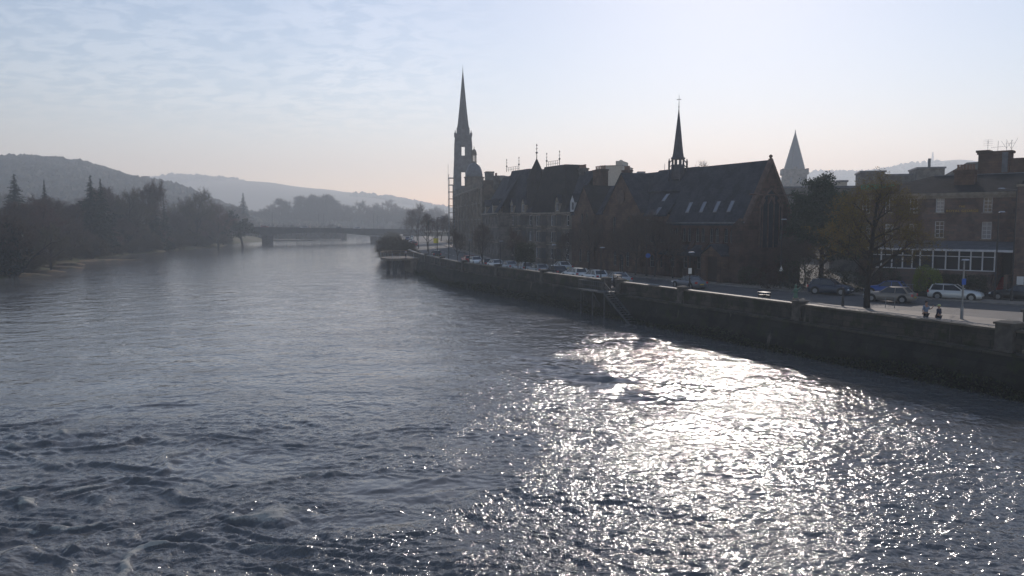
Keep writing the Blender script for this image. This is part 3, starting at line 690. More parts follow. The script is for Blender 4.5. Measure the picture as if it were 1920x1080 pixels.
def chimney(root, x, y, z0, z1, w, d, pots=4, m=None, ax='x', name='chimney'):
    m = m or mGrey2; mb = MB().box(x-w/2,x+w/2,y-d/2,y+d/2,z0,z1-.25).box(x-w/2-.1,x+w/2+.1,y-d/2-.1,y+d/2+.1,z1-.25,z1)
    c = mb.build(name, m, root); mb = MB()
    for i in range(pots):
        u = -w/2+.25+(w-.5)*i/max(1,pots-1) if ax == 'x' else 0; v = 0 if ax == 'x' else -d/2+.25+(d-.5)*i/max(1,pots-1)
        mb.lathe(x+u, y+v, [(.13,z1),(.15,z1+.1),(.12,z1+.15),(.11,z1+.5),(.15,z1+.55),(.14,z1+.62)], 8)
    if pots: mb.build('chimney_pots', mat('clay_pots', (.20,.12,.08), .8), c)
    return c
def finial(mb, x, y, z, h, s=1.0):
    mb.tube((x,y,z),(x,y,z+h),.05*s,.02*s,n=5); mb.lathe(x,y,[(.03*s,z+h*.35),(.16*s,z+h*.42),(.03*s,z+h*.5)],8)
    mb.tube((x-.22*s,y,z+h*.68),(x+.22*s,y,z+h*.68),.035*s,n=4); mb.lathe(x,y,[(.02*s,z+h*.85),(.1*s,z+h*.9),(.0,z+h*.98)],6)
def grid_windows(root, xs, zs, w, h, y=0, **k):
    out = []
    for z in zs:
        for x in xs: out.append((x-w/2, x+w/2, z, z+h))
    return out
mChimR = mRed2
# front line: F1 for t<120 offset 19; FL beyond
OFF = 19.0
def fr(o, u): return Frame(o, u)
P1 = F1.w(0, OFF)                                     # front line origin
FF = Frame((P1.x, P1.y), (.418, -.909))               # y=0 is the building line
PX = lambda px, py=440, y=0: FF.hit(px, py, y)[0]
ZX = lambda px, py, y=0: FF.hit(px, py, y)[1]
def froot(name, label, cat, px, frame=FF, group=None):
    x = frame.hit(px, 440, 0)[0]; p = frame.w(x, 0, 0); r = thing(name, label, cat, (p.x,p.y,0), frame.rz, group)
    return r, Frame((p.x, p.y), frame.u)

# ------------------------------------------------------------------ red sandstone church along the street
r, f = froot('sandstone_church', 'dark red sandstone church with a long steep slate roof, rooflights, buttresses and a slender fleche', 'church', 1398)
H = f.hit
xl = H(1252, 440)[0]; ze = H(1330, 414, 0)[1]
yr = 3.7; zr = H(1440, 303, yr)[1]; DEPW = 7.5
xg = 0.0
def zrid(px, py): return H(px, py, yr)[1]
# aisle wall with five bays of tall openings
ops = []; nb = 5; bw = (xg-1.6-xl)/nb
for i in range(nb):
    c = xl+bw*(i+.5)
    ops += [(c-.95,c-.15,ze-2.7,ze-.9),(c+.15,c+.95,ze-2.7,ze-.9)]
    if i != 3: ops += [(c-.7,c+.7,ST+1.2,ST+3.0)]
mb = MB(); wall_open(mb, xl, xg, ST-.3, ze, ops); body(mb, xl, xg, ST-.3, ze, DEPW)
mb.prismx([(0.0,ze),(yr,zr-.1),(DEPW,ze)], xg-.5, xg-.01)
mb.prismx([(0.0,ze),(yr,zr-.1),(DEPW,ze)], xl+.01, xl+.5)
mb.build('wall', mRed, r)
for o in ops: window(r, *o, m=mTim, bars=(1,1), fr=.06, arch=True, wallm=mRed)
mb = MB(); gable_roof(mb, xl-.1, xg-.55, 0, DEPW, ze, zr, yr=yr, over=.3); rf = mb.build('roof', mSlate, r)
# rooflights near the eaves
sl = (zr-ze)/yr
for px in (1293,1319,1345,1371):
    x = H(px, 400, .9)[0]; y0, y1 = .45, 1.15; z0 = ze+sl*y0+.2; z1 = ze+sl*y1+.2
    mbk = MB().add([(x-.35,y0,z0+.06),(x+.35,y0,z0+.06),(x+.35,y1,z1+.06),(x-.35,y1,z1+.06),(x-.35,y0,z0-.15),(x+.35,y0,z0-.15),(x+.35,y1,z1-.15),(x-.35,y1,z1-.15)], [(0,1,2,3),(0,4,5,1),(1,5,6,2),(2,6,7,3),(3,7,4,0)])
    w = mbk.build('rooflight', mLead, rf)
    MB().add([(x-.3,y0+.05,z0+.05*sl+.085),(x+.3,y0+.05,z0+.05*sl+.085),(x+.3,y1-.04,z1-.04*sl+.085),(x-.3,y1-.04,z1-.04*sl+.085)], [(0,1,2,3)]).build('pane', mat('rooflight_glass', (.13,.15,.19), .2, spec=.8), w)
MB().box(xl, xg, -.32, .0, ze-.35, ze-.15).build('gutter', mLead, r)
# coped gable facing the bridge, with stepped skews and finial
mb = MB()
for s in (0, 1):
    pts = [(-.25,ze-.3),(yr,zr+.35)] if s == 0 else [(DEPW+.25,ze-.3),(yr,zr+.35)]
    (ya,za),(yb,zb) = pts
    mb.add([(xg-.55,ya,za),(xg+.12,ya,za),(xg+.12,yb,zb),(xg-.55,yb,zb),(xg-.55,ya,za-.6),(xg+.12,ya,za-.6),(xg+.12,yb,zb-.6),(xg-.55,yb,zb-.6)], [(0,1,2,3),(4,7,6,5),(1,5,6,2),(0,3,7,4),(0,4,5,1)])
mb.lathe(xg-.2, yr, [(.16,zr+.1),(.1,zr+.4),(.2,zr+.5),(.22,zr+.62),(.15,zr+.75),(.0,zr+.82)], 8)
mb.build('gable_coping', mDressR, r)
# great gable window with tracery
gx = xg+.005; mb = MB()
gz0, gz1 = ze-3.2, ze+2.0
for y in np.linspace(yr-1.3, yr+1.3, 4): mb.box(gx, gx+.14, y-.06, y+.06, gz0, gz1+ (.9 if abs(y-yr)<.8 else 0))
for a_, b_ in (((yr-1.7,gz1-.3),(yr-1.1,gz1+.9)),((yr-1.1,gz1+.9),(yr,gz1+1.8)),((yr+1.7,gz1-.3),(yr+1.1,gz1+.9)),((yr+1.1,gz1+.9),(yr,gz1+1.8)),((yr-1.7,gz0),(yr-1.7,gz1)),((yr+1.7,gz0),(yr+1.7,gz1)),((yr-.5,gz1),(yr,gz1+.9)),((yr+.5,gz1),(yr,gz1+.9)),((yr-1.5,gz1-.3),(yr-1,gz1+.5)),((yr+1.5,gz1-.3),(yr+1,gz1+.5))):
    mb.tube((gx+.08,a_[0],a_[1]),(gx+.08,b_[0],b_[1]),.13,n=5)
tr = mb.build('tracery_window', mDressR, r)
MB().add([(gx+.01,yr-1.7,gz0),(gx+.01,yr+1.7,gz0),(gx+.01,yr+1.7,gz1),(gx+.01,yr+1.1,gz1+.9),(gx+.01,yr,gz1+1.8),(gx+.01,yr-1.1,gz1+.9),(gx+.01,yr-1.7,gz1)], [tuple(range(7))]).build('pane', mGlass, tr)
MB().box(xg+.0,xg+.16,.4,DEPW-.4,ze+.1+2.9,ze+.1+3.05).build('string_course', mDressR, r)
# corner buttress turret and buttresses along the aisle
MB().box(xg-1.5,xg+.35,-1.2,.35,ST-.3,ze-3.2).box(xg-1.35,xg+.25,-.9,.25,ze-3.2,ze-.6).frust(xg-.55,-.32,ze-.6,ze+.3,.8,.58,.1,.1).build('corner_turret', mRed, r)
for i in range(nb):
    x = xl+bw*i+.15; MB().box(x-.3,x+.3,-.75,0,ST-.3,ze-3.4).prismx([(0,ze-2.4),(-.75,ze-3.4),(0,ze-3.4)], x-.3, x+.3).build('buttress', mRed, r)
MB().box(xg-.4,xg+.5,DEPW-.5,DEPW+.6,ST-.3,ze-.6).frust(xg+.05,DEPW+.05,ze-.6,ze+.9,.45,.55,.05,.05).build('corner_turret', mRed, r)
# gabled porch
pc = H(1333, 500, -2.2)[0]; pe = H(1333, 478, -2.2)[1]; pt_ = H(1333, 461, -2.2)[1]
mb = MB(); wall_open(mb, pc-1.9, pc+1.9, ST-.2, pe, [(pc-1.1,pc+1.1,ST-.1,pe-.2)], y=-2.2, dep=.5)
mb.box(pc-1.9,pc-1.5,-2.2,-.01,ST-.2,pe).box(pc+1.5,pc+1.9,-2.2,-.01,ST-.2,pe); mb.prism([(pc-1.9,pe),(pc+1.9,pe),(pc,pt_)][::-1], -2.2, -.01)
po = mb.build('porch', mRed2, r); gable_roof_y(MB(), pc-1.9, pc+1.9, -2.35, -.02, pe, pt_+.05).build('porch_roof', mSlate, po)
MB().box(pc-1.1,pc+1.1,-1.75,-1.65,ST-.2,pe-.2).build('door', mat('dark_oak_door', (.03,.02,.015), .6), po)
# lean-to aisle roof band
MB().prismx([(-.02,ze-3.1),(-1.5,ze-4.3),(-1.5,ze-4.45),(-.02,ze-4.45)], xl, pc-2.0).build('lean_to_roof', mSlate, r)
# fleche
fx = H(1271, 320, yr)[0]; fz = zr
S = lambda py: H(1271, py, yr)[1]
mb = MB().lathe(fx, yr, [(.95,zr-1.2),(.95,S(309))], 8, pi/8).lathe(fx, yr, [(.98,S(299)),(1.0,S(296)),(.82,S(294)),(.72,S(287)),(.62,S(276)),(.14,S(217)),(.05,S(205))], 8, pi/8)
for i in range(8): a = pi/8+i*pi/4; mb.tube((fx+.8*cos(a),yr+.8*sin(a),S(310)),(fx+.8*cos(a),yr+.8*sin(a),S(297)),.09,n=5)
fl = mb.build('fleche', mat('fleche_lead', (.07,.07,.085), .6, noise=.3), r)
mb = MB()
for i in range(4):
    a = pi/4+i*pi/2+pi/8; q = Vector((fx+1.25*cos(a), yr+1.25*sin(a), 0)); mb.tube(q+Vector((0,0,zr-1.5)), q+Vector((0,0,S(303))), .14, n=5); mb.tube(q+Vector((0,0,S(303))), q+Vector((0,0,S(296))), .14, 0, n=5)
    c = Vector((fx+.8*cos(a), yr+.8*sin(a), 0)); mb.tube(q+Vector((0,0,S(306))), c+Vector((0,0,S(300))), .07, n=4); mb.tube(q+Vector((0,0,S(314))), c+Vector((0,0,S(309))), .07, n=4)
mb.build('pinnacle', mat('fleche_lead', (.07,.07,.085)), fl)
mb = MB().tube((fx,yr,S(206)),(fx,yr,S(178)),.05,.02,n=5).tube((fx-.35,yr-.1,S(187)),(fx+.35,yr+.1,S(187)),.03,n=4).tube((fx-.1,yr-.3,S(187)),(fx+.1,yr+.3,S(187)),.03,n=4).lathe(fx,yr,[(.02,S(202)),(.13,S(201)),(.02,S(199.5))],6)
mb.build('weathervane', mIron, fl)
CH_XL, CH_ZE, CH_YR = xl, ze, yr; fCH = f

# ------------------------------------------------------------------ church hall left of it with street gable
r, f = froot('church_hall', 'dark red stone hall with a big pointed street gable, joined to the church', 'hall', 1252)
H = f.hit; xa = H(1208, 440)[0]; xb = H(1137, 440)[0]; x1 = -.02
yr2 = 5.2; z2 = H(1200, 328, yr2)[1]; ze2 = H(1225, 402, 0)[1]
ops = [(x1-(i+1)*2.4+.6, x1-(i+1)*2.4+1.8, z, z+1.7) for i in range(3) for z in (ST+1.0, ST+4.4)]
ops = [o for o in ops if o[0] > xa+.3]
mb = MB(); wall_open(mb, xa, x1, ST-.3, ze2, ops); body(mb, xa, x1, ST-.3, ze2, 10.4)
mb.build('wall', mRed2, r)
for o in ops: window(r, *o, m=mTim, bars=(1,1), fr=.06, arch=True, wallm=mRed2)
rf = gable_roof(MB(), xb, x1-.05, 0, 10.4, ze2, z2, over=.25).build('roof', mSlate, r)
sl = (z2-ze2)/5.2
for px, py in ((1209,372),(1248,371),(1233,398)):
    # point on the slope seen at that pixel
    best = min((abs(f.hit(px, py, y)[1]-(ze2+sl*y+.18)), y) for y in np.arange(.2, 5.0, .05)); y = best[1]; x = f.hit(px, py, y)[0]; zc = ze2+sl*y+.2
    d_ = .42; mbk = MB().add([(x-.4,y-d_,zc-sl*d_+.05),(x+.4,y-d_,zc-sl*d_+.05),(x+.4,y+d_,zc+sl*d_+.05),(x-.4,y+d_,zc+sl*d_+.05),(x-.4,y-d_,zc-sl*d_-.2),(x+.4,y-d_,zc-sl*d_-.2),(x+.4,y+d_,zc+sl*d_-.2),(x-.4,y+d_,zc+sl*d_-.2)], [(0,1,2,3),(0,4,5,1),(1,5,6,2),(2,6,7,3),(3,7,4,0)])
    w = mbk.build('rooflight', mLead, rf); e = d_*.85
    MB().add([(x-.34,y-e,zc-sl*e+.075),(x+.34,y-e,zc-sl*e+.075),(x+.34,y+e,zc+sl*e+.075),(x-.34,y+e,zc+sl*e+.075)], [(0,1,2,3)]).build('pane', MAT['rooflight_glass'], w)
# street gable
gz = H(1164, 326, -.6)[1]; ge = H(1137, 398, -.6)[1]; gw = xa-xb; gc = (xa+xb)/2
ops = [(gc-2.4,gc-1.5,ge-3.2,ge-.6),(gc-.5,gc+.5,ge-3.2,ge+.4),(gc+1.5,gc+2.4,ge-3.2,ge-.6),(gc-2.2,gc-1.2,ST+.8,ST+3),(gc+1.2,gc+2.2,ST+.8,ST+3),(gc-.6,gc+.6,ST-.1,ST+2.6)]
mb = MB(); wall_open(mb, xb, xa, ST-.3, ge, ops, y=-.6); body(mb, xb, xa, ST-.3, ge, 1.0, y=-.6)
mb.prism([(xb,ge),(xa,ge),(gc,gz)][::-1], -.6, .2); mb.build('gable_wall', mRed2, r)
for o in ops: window(r, *o, y=-.6, m=mTim, bars=(1,2), fr=.07, arch=True, wallm=mRed2)
gable_roof_y(MB(), xb, xa, -.75, 5.2, ge, gz).build('gable_roof', mSlate, r)
MB().lathe(gc, -.62, [(1.0,0),(1.05,.1),(.75,.1)], 16).build('rose_window_ring', mDressR, r).data.transform(Matrix.Translation((gc,-.62,ge+2.2)) @ Matrix.Rotation(pi/2,4,'X') @ Matrix.Translation((-gc,.62,0)))
cx_, cz_ = H(1176, 320, 3.4); chimney(r, cx_, 3.4, cz_-3, H(1176, 319, 3.4)[1], 1.6, .8, 4, mRed2)
# raised ridge piece next to the fleche
x_a = H(1236, 322, yr2)[0]; zz_ = H(1245, 321, yr2)[1]
gable_roof(MB(), x_a, x1-.06, 2.2, 8.2, zz_-1.6*2, zz_, over=.0).build('raised_roof', mSlate, r)

# ------------------------------------------------------------------ second stone-gabled house (1098)
r, f = froot('gabled_stone_house', 'brown stone house with one steep pointed gable between the hall and the grey terrace', 'house', 1136)
H = f.hit; xb = H(1072, 440)[0]; gc = H(1100, 440)[0]; w2 = 3.1
ze2 = H(1120, 400, 0)[1]; zr2 = H(1112, 353, 4.5)[1]; ga = H(1100, 349, -.5)[1]; ge = H(1100, 398, -.5)[1]
ops = [(x-.55,x+.55,z,z+2.0) for x in np.arange(xb+1.4, -1.0, 2.3) for z in (ST+.9, ST+4.1) if abs(x-gc) > w2+.6]
mb = MB(); wall_open(mb, xb, -.03, ST-.3, ze2, ops); body(mb, xb, -.03, ST-.3, ze2, 9)
mb.build('wall', mRed2, r)
for o in ops: window(r, *o, m=mTim, bars=(1,1), arch=True, wallm=mRed2)
gable_roof(MB(), xb, -.04, 0, 9, ze2, zr2).build('roof', mSlate, r)
ops = [(gc+s*1.2-.45,gc+s*1.2+.45,z,z+2.1) for s in (-1,1) for z in (ST+.9, ST+4.1)]+[(gc-1.1,gc-.3,ge-1.9,ge-.1),(gc+.3,gc+1.1,ge-1.9,ge-.1)]
mb = MB(); wall_open(mb, gc-w2, gc+w2, ST-.3, ge, ops, y=-.5); body(mb, gc-w2, gc+w2, ST-.3, ge, .6, y=-.5); mb.prism([(gc-w2,ge),(gc+w2,ge),(gc,ga)][::-1], -.5, .3)
mb.build('gable_wall', mRed2, r)
for o in ops: window(r, *o, y=-.5, m=mTim, bars=(1,1), arch=True, wallm=mRed2)
gable_roof_y(MB(), gc-w2, gc+w2, -.65, 4.5, ge, ga).build('gable_roof', mSlate2, r)
for px, w, zt in ((1126, 3.2, 318),):
    x, z = H(px, zt, 4.5); chimney(r, x, 4.5, z-3.4, z, w, 1.0, 6, mRed2)
# ------------------------------------------------------------------ terrace C with turret roof
def mansard(root, xa, xb, y0, y1, z0, z1, inset, m, name='mansard_roof', ta=None, tb=None):
    ta = xa+inset if ta is None else ta; tb = xb-inset if tb is None else tb
    return MB().add([(xa,y0,z0),(xb,y0,z0),(xb,y1,z0),(xa,y1,z0),(ta,y0+inset,z1),(tb,y0+inset,z1),(tb,y1-inset,z1),(ta,y1-inset,z1)],
        [(0,1,5,4),(1,2,6,5),(2,3,7,6),(3,0,4,7),(4,5,6,7),(0,3,2,1)]).build(name, m, root)
def cresting(root, xa, xb, y, z, h, fin=True):
    mb = MB()
    for x in np.arange(xa, xb+.01, (xb-xa)/7): mb.tube((x,y,z),(x,y,z+h),.035,n=4)
    for k in (.45, 1): mb.tube((xa,y,z+h*k),(xb,y,z+h*k),.03,n=4)
    c = mb.build('iron_cresting', mIron, root)
    if fin:
        for x in (xa, xb): q = MB(); finial(q, x, y, z, 2.6, 1.3); q.build('finial', mIron, c)
def dormer(root, x, y, z, w, h, m=None):
    m = m or mDress
    mb = MB(); wall_open(mb, x-w/2, x+w/2, z, z+h, [(x-w/2+.2,x+w/2-.2,z+.25,z+h-.1)], y=y, dep=.15)
    mb.box(x-w/2,x-w/2+.12,y+.001,y+1.6,z,z+h).box(x+w/2-.12,x+w/2,y+.001,y+1.6,z,z+h); mb.prism([(x-w/2,z+h),(x+w/2,z+h),(x,z+h+w*.75)][::-1], y, y+.2)
    d = mb.build('dormer', m, root); window(d, x-w/2+.2, x+w/2-.2, z+.25, z+h-.1, y=y, dep=.15, bars=(1,0)).parent = d
    gable_roof_y(MB(), x-w/2, x+w/2, y-.12, y+1.9, z+h, z+h+w*.78, over=.12, th=.1).build('dormer_roof', mSlate, d)
    return d
def terrace(name, label, pxr, pxl, frame, zeave, m, nb, floors=3, wfr=None, dep=10, bays=()):
    r, f = froot(name, label, 'terrace', pxr, frame); H = f.hit; xl = H(pxl, 440)[0]; x1 = -.03
    fh = (zeave-ST-.4)/floors; ops = []; bw = (x1-xl)/nb
    for i in range(nb):
        c = xl+bw*(i+.5)
        for k in range(floors):
            if i in bays: continue
            w = .5 if k else .55
            ops.append((c-w, c+w, ST+.5+fh*k+.45, ST+.5+fh*k+.45+fh*.62))
    mb = MB(); wall_open(mb, xl, x1, ST-.3, zeave, ops); body(mb, xl, x1, ST-.3, zeave, dep); mb.build('wall', m, r)
    for j, o in enumerate(ops): window(r, *o, m=wfr or mWhite, bars=(0,1), fr=.08, sill=mDress, glass=mGlassB if (j*7)%5 == 0 else mGlass)
    for i in bays:
        c = xl+bw*(i+.5); wv = bw*.36
        for k in range(floors):
            pass
        pl = [(-wv,0),(-wv*.62,-1.0),(wv*.62,-1.0),(wv,0)]
        mb = MB(); zt = zeave-.3
        mb.add([(c+x,y,ST-.2) for x,y in pl]+[(c+x,y,zt) for x,y in pl], [(3,2,1,0),(4,5,6,7),(0,1,5,4),(1,2,6,5),(2,3,7,6)])
        b_ = mb.build('bay', m, r)
        for k in range(floors):
            z0 = ST+.5+fh*k+.45; z1 = z0+fh*.62
            q = MB().box(c-wv*.5,c-.04,-1.06,-1.01,z0,z1).box(c+.04,c+wv*.5,-1.06,-1.01,z0,z1)
            for s in (-1, 1):
                a = Vector((c+s*wv*.68, -.9, 0)); b2 = Vector((c+s*wv*.94, -.16, 0)); nn = Vector((s*.93, -.35, 0)).normalized()*.05
                q.add([a+nn+Vector((0,0,z0)), b2+nn+Vector((0,0,z0)), b2+nn+Vector((0,0,z1)), a+nn+Vector((0,0,z1)), a+Vector((0,0,z0)), b2+Vector((0,0,z0)), b2+Vector((0,0,z1)), a+Vector((0,0,z1))], [(0,1,2,3),(0,4,5,1),(1,5,6,2),(2,6,7,3),(3,7,4,0)])
            q.build('bay_window', mBayGlass, b_)
            MB().box(c-wv*.66,c+wv*.66,-1.12,-1.0,z0-.2,z0-.02).box(c-wv*.66,c+wv*.66,-1.12,-1.0,z1+.02,z1+.2).box(c-.035,c+.035,-1.1,-1.06,z0,z1).build('bay_sill', mDress, b_)
    for k in range(1, floors): MB().box(xl, x1, -.09, 0, ST+.5+fh*k-.1, ST+.5+fh*k+.08).build('string_course', mDress, r)
    MB().box(xl, x1, -.38, 0, zeave-.28, zeave-.02).box(xl, x1, -.22, 0, zeave-.5, zeave-.28).build('cornice', mDress, r)
    return r, f, xl, x1
r, f, xl, x1 = terrace('grey_terrace', 'grey stone three storey terrace with bay windows and a long row of chimney pots', 1072, 1000, FF, ZX(1040,398), mGrey, 5, bays=(1,3))
H = f.hit; ze3 = H(1040, 398)[1]; zt = H(1080, 320, 4.0)[1]
xr0 = H(1106, 320, 4)[0]
gable_roof(MB(), xl, x1+.0, 0, 10, ze3, zt-.4, yr=4.6).build('roof', mSlate, r)
xa, xb = H(1006, 396, 0)[0]-.2, H(1058, 396, 0)[0]; zt2 = H(1035, 313, 3)[1]
mansard(r, min(xa, H(1022,313,2.2)[0]-1.2), xb+1.0, -.12, 8, ze3-.03, zt2, 2.2, mSlate2, ta=H(1022,313,2.2)[0], tb=H(1062,313,2.2)[0])
cresting(r, H(1025, 313, 2.2)[0], H(1049, 313, 2.2)[0], 2.2, zt2, .9)
for px, py in ((1046,360),(1075,368)):
    x, z = H(px, py+16, -.1); dormer(r, x, -.25, ze3+.0, 1.5, 1.7, mWhite if px > 1060 else mDress)
for px, w in ((1066,3.4),(1090,3.4)):
    x, z = H(px, 316, 4.6); chimney(r, x, 4.6, z-2.4, H(px, 316, 4.6)[1], w, .9, 7, mGrey2)
# ------------------------------------------------------------------ terrace D with crested roof and conical turret
r, f, xl, x1 = terrace('grey_terrace', 'grey stone terrace with crested mansard roof and a pointed turret roof with tall finial', 1000, 935, FF, ZX(970,399), mGrey2, 6, bays=(1,4))
H = f.hit; ze4 = H(970, 399)[1]
gable_roof(MB(), xl, x1, 0, 9.5, ze4, H(985, 336, 4.6)[1], yr=4.6).build('roof', mSlate, r)
zt2 = H(960, 321, 2.0)[1]; mansard(r, xl+.4, H(992, 399)[0]-2, -.1, 7, ze4-.03, zt2, 1.9, mSlate)
cresting(r, H(950, 321, 1.9)[0], H(973, 321, 1.9)[0], 1.9, zt2, .8)
tx = H(1008, 340, 2.2)[0]; z0 = H(1008, 341, 2.2)[1]; za = H(1008, 297, 2.2)[1]
tx = min(tx, 1.2)
tw = MB().lathe(tx, 2.0, [(1.75,ze4-1),(1.75,z0),(1.95,z0+.05),(1.95,z0+.2),(.05,za)], 12).build('turret', mSlate2, r)
q = MB(); finial(q, tx, 2.0, za-.2, H(1008, 267, 2)[1]-za, 1.7); q.build('finial', mIron, tw)
for px in (925, 962, 983): x, z = H(max(px,940), 380, 0); dormer(r, x, -.25, ze4, 1.5, 1.6)
x, z = H(984, 326, 5); chimney(r, x, 5, z-3, z, 2.4, .9, 4, mGrey2)

# ------------------------------------------------------------------ second street line (beyond the slight bend)
P2 = FF.w(PX(920), 0); FG = Frame((P2.x, P2.y), (.17, -.985))
r, f, xl, x1 = terrace('stone_office', 'narrow stone office block between the crested terrace and the domed building', 934, 905, FG, FG.hit(915,400)[1], mGrey, 5)
ze5 = f.hit(915,400)[1]; H = f.hit
gable_roof(MB(), xl, x1, 0, 9, ze5, H(915, 345, 4.5)[1], yr=4.5).build('roof', mSlate, r)
x, z = H(916, 322, 6); chimney(r, x, 6.2, z-5, z, 3.0, 2, 0, mGrey2, name='stair_tower'); x, z = H(930,330,3); chimney(r, x, 3, z-3, z, 2.0, .9, 3)
for px in (912, 926): x, z = H(px, 380, 0); dormer(r, x, -.25, ze5, 1.5, 1.6)
r, f, xl, x1 = terrace('domed_building', 'tan stone corner building with pilasters, cornice and a grey dome carrying a small lantern', 904, 851, FG, FG.hit(880,357)[1], mTan, 9, floors=4)
H = f.hit; ze6 = H(880,357)[1]
MB().box(xl+.2, x1-.2, .3, 10, ze6, ze6+1.3).build('attic', mTan, r)
q = MB(); bw = (x1-xl)/9
for i in range(10): q.box(xl+bw*i-.3 if i else xl, xl+bw*i+.3, -.28, 0, ST-.2, ze6-.5)
q.build('pilasters', mDress, r)
dx = H(889, 310, 4)[0]; zb = H(889, 332, 4)[1]; zd0 = H(889, 304, 4)[1]; R0 = abs(H(905, 320, 4)[0]-H(873, 320, 4)[0])*.5
dist = f.w(dx, 4).y; R0 = 16/1500*dist
MB().lathe(dx, 4, [(R0*1.12,ze6+.2),(R0*1.12,zb-.3),(R0*1.2,zb-.25),(R0*1.2,zb)], 16).build('drum', mTan, r)
dm = MB().lathe(dx, 4, [(R0*cos(a), zb+(zd0-zb)*sin(a)) for a in np.linspace(0, pi/2*.93, 9)], 20).build('dome', mLead, r, smooth=True)
S = lambda py: H(889, py, 4)[1]
q = MB().lathe(dx, 4, [(.75,S(305)),(.75,S(303))], 8)
for i in range(8): a = i*pi/4; q.tube((dx+.58*cos(a),4+.58*sin(a),S(303)),(dx+.58*cos(a),4+.58*sin(a),S(291)),.1,n=5)
q.lathe(dx, 4, [(.78,S(291)),(.75,S(289)),(.68,S(285)),(.4,S(281)),(.1,S(279)),(.05,S(275)),(0,S(274))], 8); q.build('lantern', mTan, dm)

# scaffolding beyond
p = G(844, 462, ST); p = Vector((FG.w(FG.hit(849,440,-1)[0]-1.5, -1).x, FG.w(FG.hit(849,440,-1)[0]-1.5, -1).y, ST))
r = thing('scaffolding', 'scaffolding tower of poles and boards against the far end of the street front', 'scaffolding', p, FG.rz)
q = MB(); bz = 24-ST
for x in (-3.2,-1.2,.6):
    for y in (-.8,.8): q.tube((x,y,-.1),(x,y,bz-(0 if x<0 else 1)),.07,n=4)
q.tube((-3.2,-.8,bz),(-3.2,-.8,bz+3),.06,n=4)
for z in np.arange(2, bz, 2.0): 
    for y in (-.8,.8): q.tube((-3.2,y,z+1),(.6,y,z+1),.05,n=4)
    q.tube((-3.2,-.8,z-1),(-1.2,-.8,z+1),.04,n=4)
q.build('poles', mSteel, r); q = MB()
for z in np.arange(2, bz, 2.0): q.box(-3.3,.7,-.8,.8,z,z+.12)
q.build('boards', mat('scaffold_boards', (.10,.085,.07), .8), r)

# ------------------------------------------------------------------ tall spired church tower behind the dome
c = D(869, 400, 300); r = thing('spired_church', 'tall grey stone church tower with a needle spire rising behind the domed building', 'church', (c.x, c.y, 0), R(4))
S = lambda py: D(869, py, 300).z; PW = lambda w: w/1500*300/2*1.0
mb = MB(); hw = PW(40); z1 = S(349)
mb.box(-hw, hw, -hw, hw, ST-.5, z1)
mb.build('tower', mSteeple, r)
# belfry stages: four corner piers with open lancets
def stage(za, zb, w0, w1, gap, name):
    q = MB(); a0 = PW(w0); a1 = PW(w1); g = gap/2
    for sx in (-1,1):
        for sy in (-1,1):
            q.add([(sx*g,sy*a0,za),(sx*a0,sy*a0,za),(sx*a0,sy*g,za),(sx*g,sy*g,za),(sx*g,sy*a1,zb),(sx*a1,sy*a1,zb),(sx*a1,sy*g,zb),(sx*g,sy*g,zb)],
                  [(0,1,2,3),(7,6,5,4),(0,4,5,1),(1,5,6,2),(2,6,7,3),(3,7,4,0)] )
    return q.build(name, mSteeple, r)
stage(S(349), S(322), 38, 36, 1.5, 'lower_lancet_stage'); h2 = PW(36)
MB().frust(0,0,S(322),S(293),h2,h2,h2*.93,h2*.93).build('middle_stage', mSteeple, r)
stage(S(293), S(274), 34, 33, 1.25, 'belfry_stage')
MB().frust(0,0,S(274),S(253),PW(33),PW(33),PW(30),PW(30)).build('parapet_stage', mSteeple, r)
q = MB().lathe(0,0,[(PW(24)*1.03,S(253)),(PW(20.5)*1.03,S(232)),(PW(14),S(200)),(PW(1.2),S(133)),(.1,S(128))],8,pi/8); sp = q.build('spire', mat('spire_stone', (.085,.09,.10), .9, noise=.3), r)
q = MB()
for sx in (-1,1):
    for sy in (-1,1): q.frust(sx*PW(29),sy*PW(29),S(256),S(251),.45,.45,.4,.4).frust(sx*PW(29),sy*PW(29),S(251),S(245),.25,.25,.02,.02)
q.build('pinnacle', mSteeple, r); q = MB()
for i in range(4): a = i*pi/2; q.frust(cos(a)*PW(19),sin(a)*PW(19),S(253),S(240),.55,.55,.5,.5).frust(cos(a)*PW(17.5),sin(a)*PW(17.5),S(240),S(228),.5,.5,.02,.02)
q.build('lucarne', mSteeple, sp); MB().tube((0,0,S(130)),(0,0,S(121)),.08,.03,n=4).build('finial', mIron, sp)

# St John's style kirk tower behind the pine
c = D(1487, 400, 420); r = thing('kirk_tower', 'pale hazy square tower with a pyramid lead spire behind the church gable', 'church', (c.x, c.y, 0), R(-12))
S = lambda py: D(1487, py, 420).z; k = 420/1500/2
q = MB()
for xx_ in (-2.2, 2.2): q.box(xx_-.55, xx_+.55, -23*k*1.75-.06, -23*k*1.75-.01, S(345), S(334))
q.build('louvred_opening', mLead, r)
MB().box(-23*k*1.75,23*k*1.75,-23*k*1.75,23*k*1.75,ST-.5,S(328)).build('tower', mGrey, r)
q = MB(); w = 25.5*k*1.65
for sx in (-1,1): 
    q.box(sx*w-.5,sx*w+.5,-w,w,S(328),S(317)); q.box(-w,w,sx*w-.5,sx*w+.5,S(328)+.01,S(317)-.3)
q.build('parapet', mGrey, r)
MB().lathe(0,0,[(20*k*2,S(326)),(18.5*k*2,S(313)),(.35,S(250)),(.1,S(243))],8,pi/8).build('spire', mLead, r)
for i in range(4):
    a = i*pi/2+pi/2; MB().frust(cos(a)*15*k*1.9,sin(a)*15*k*1.9,S(318),S(306),1.2,1.2,.2,.2).build('clock_dormer', mGrey, r)
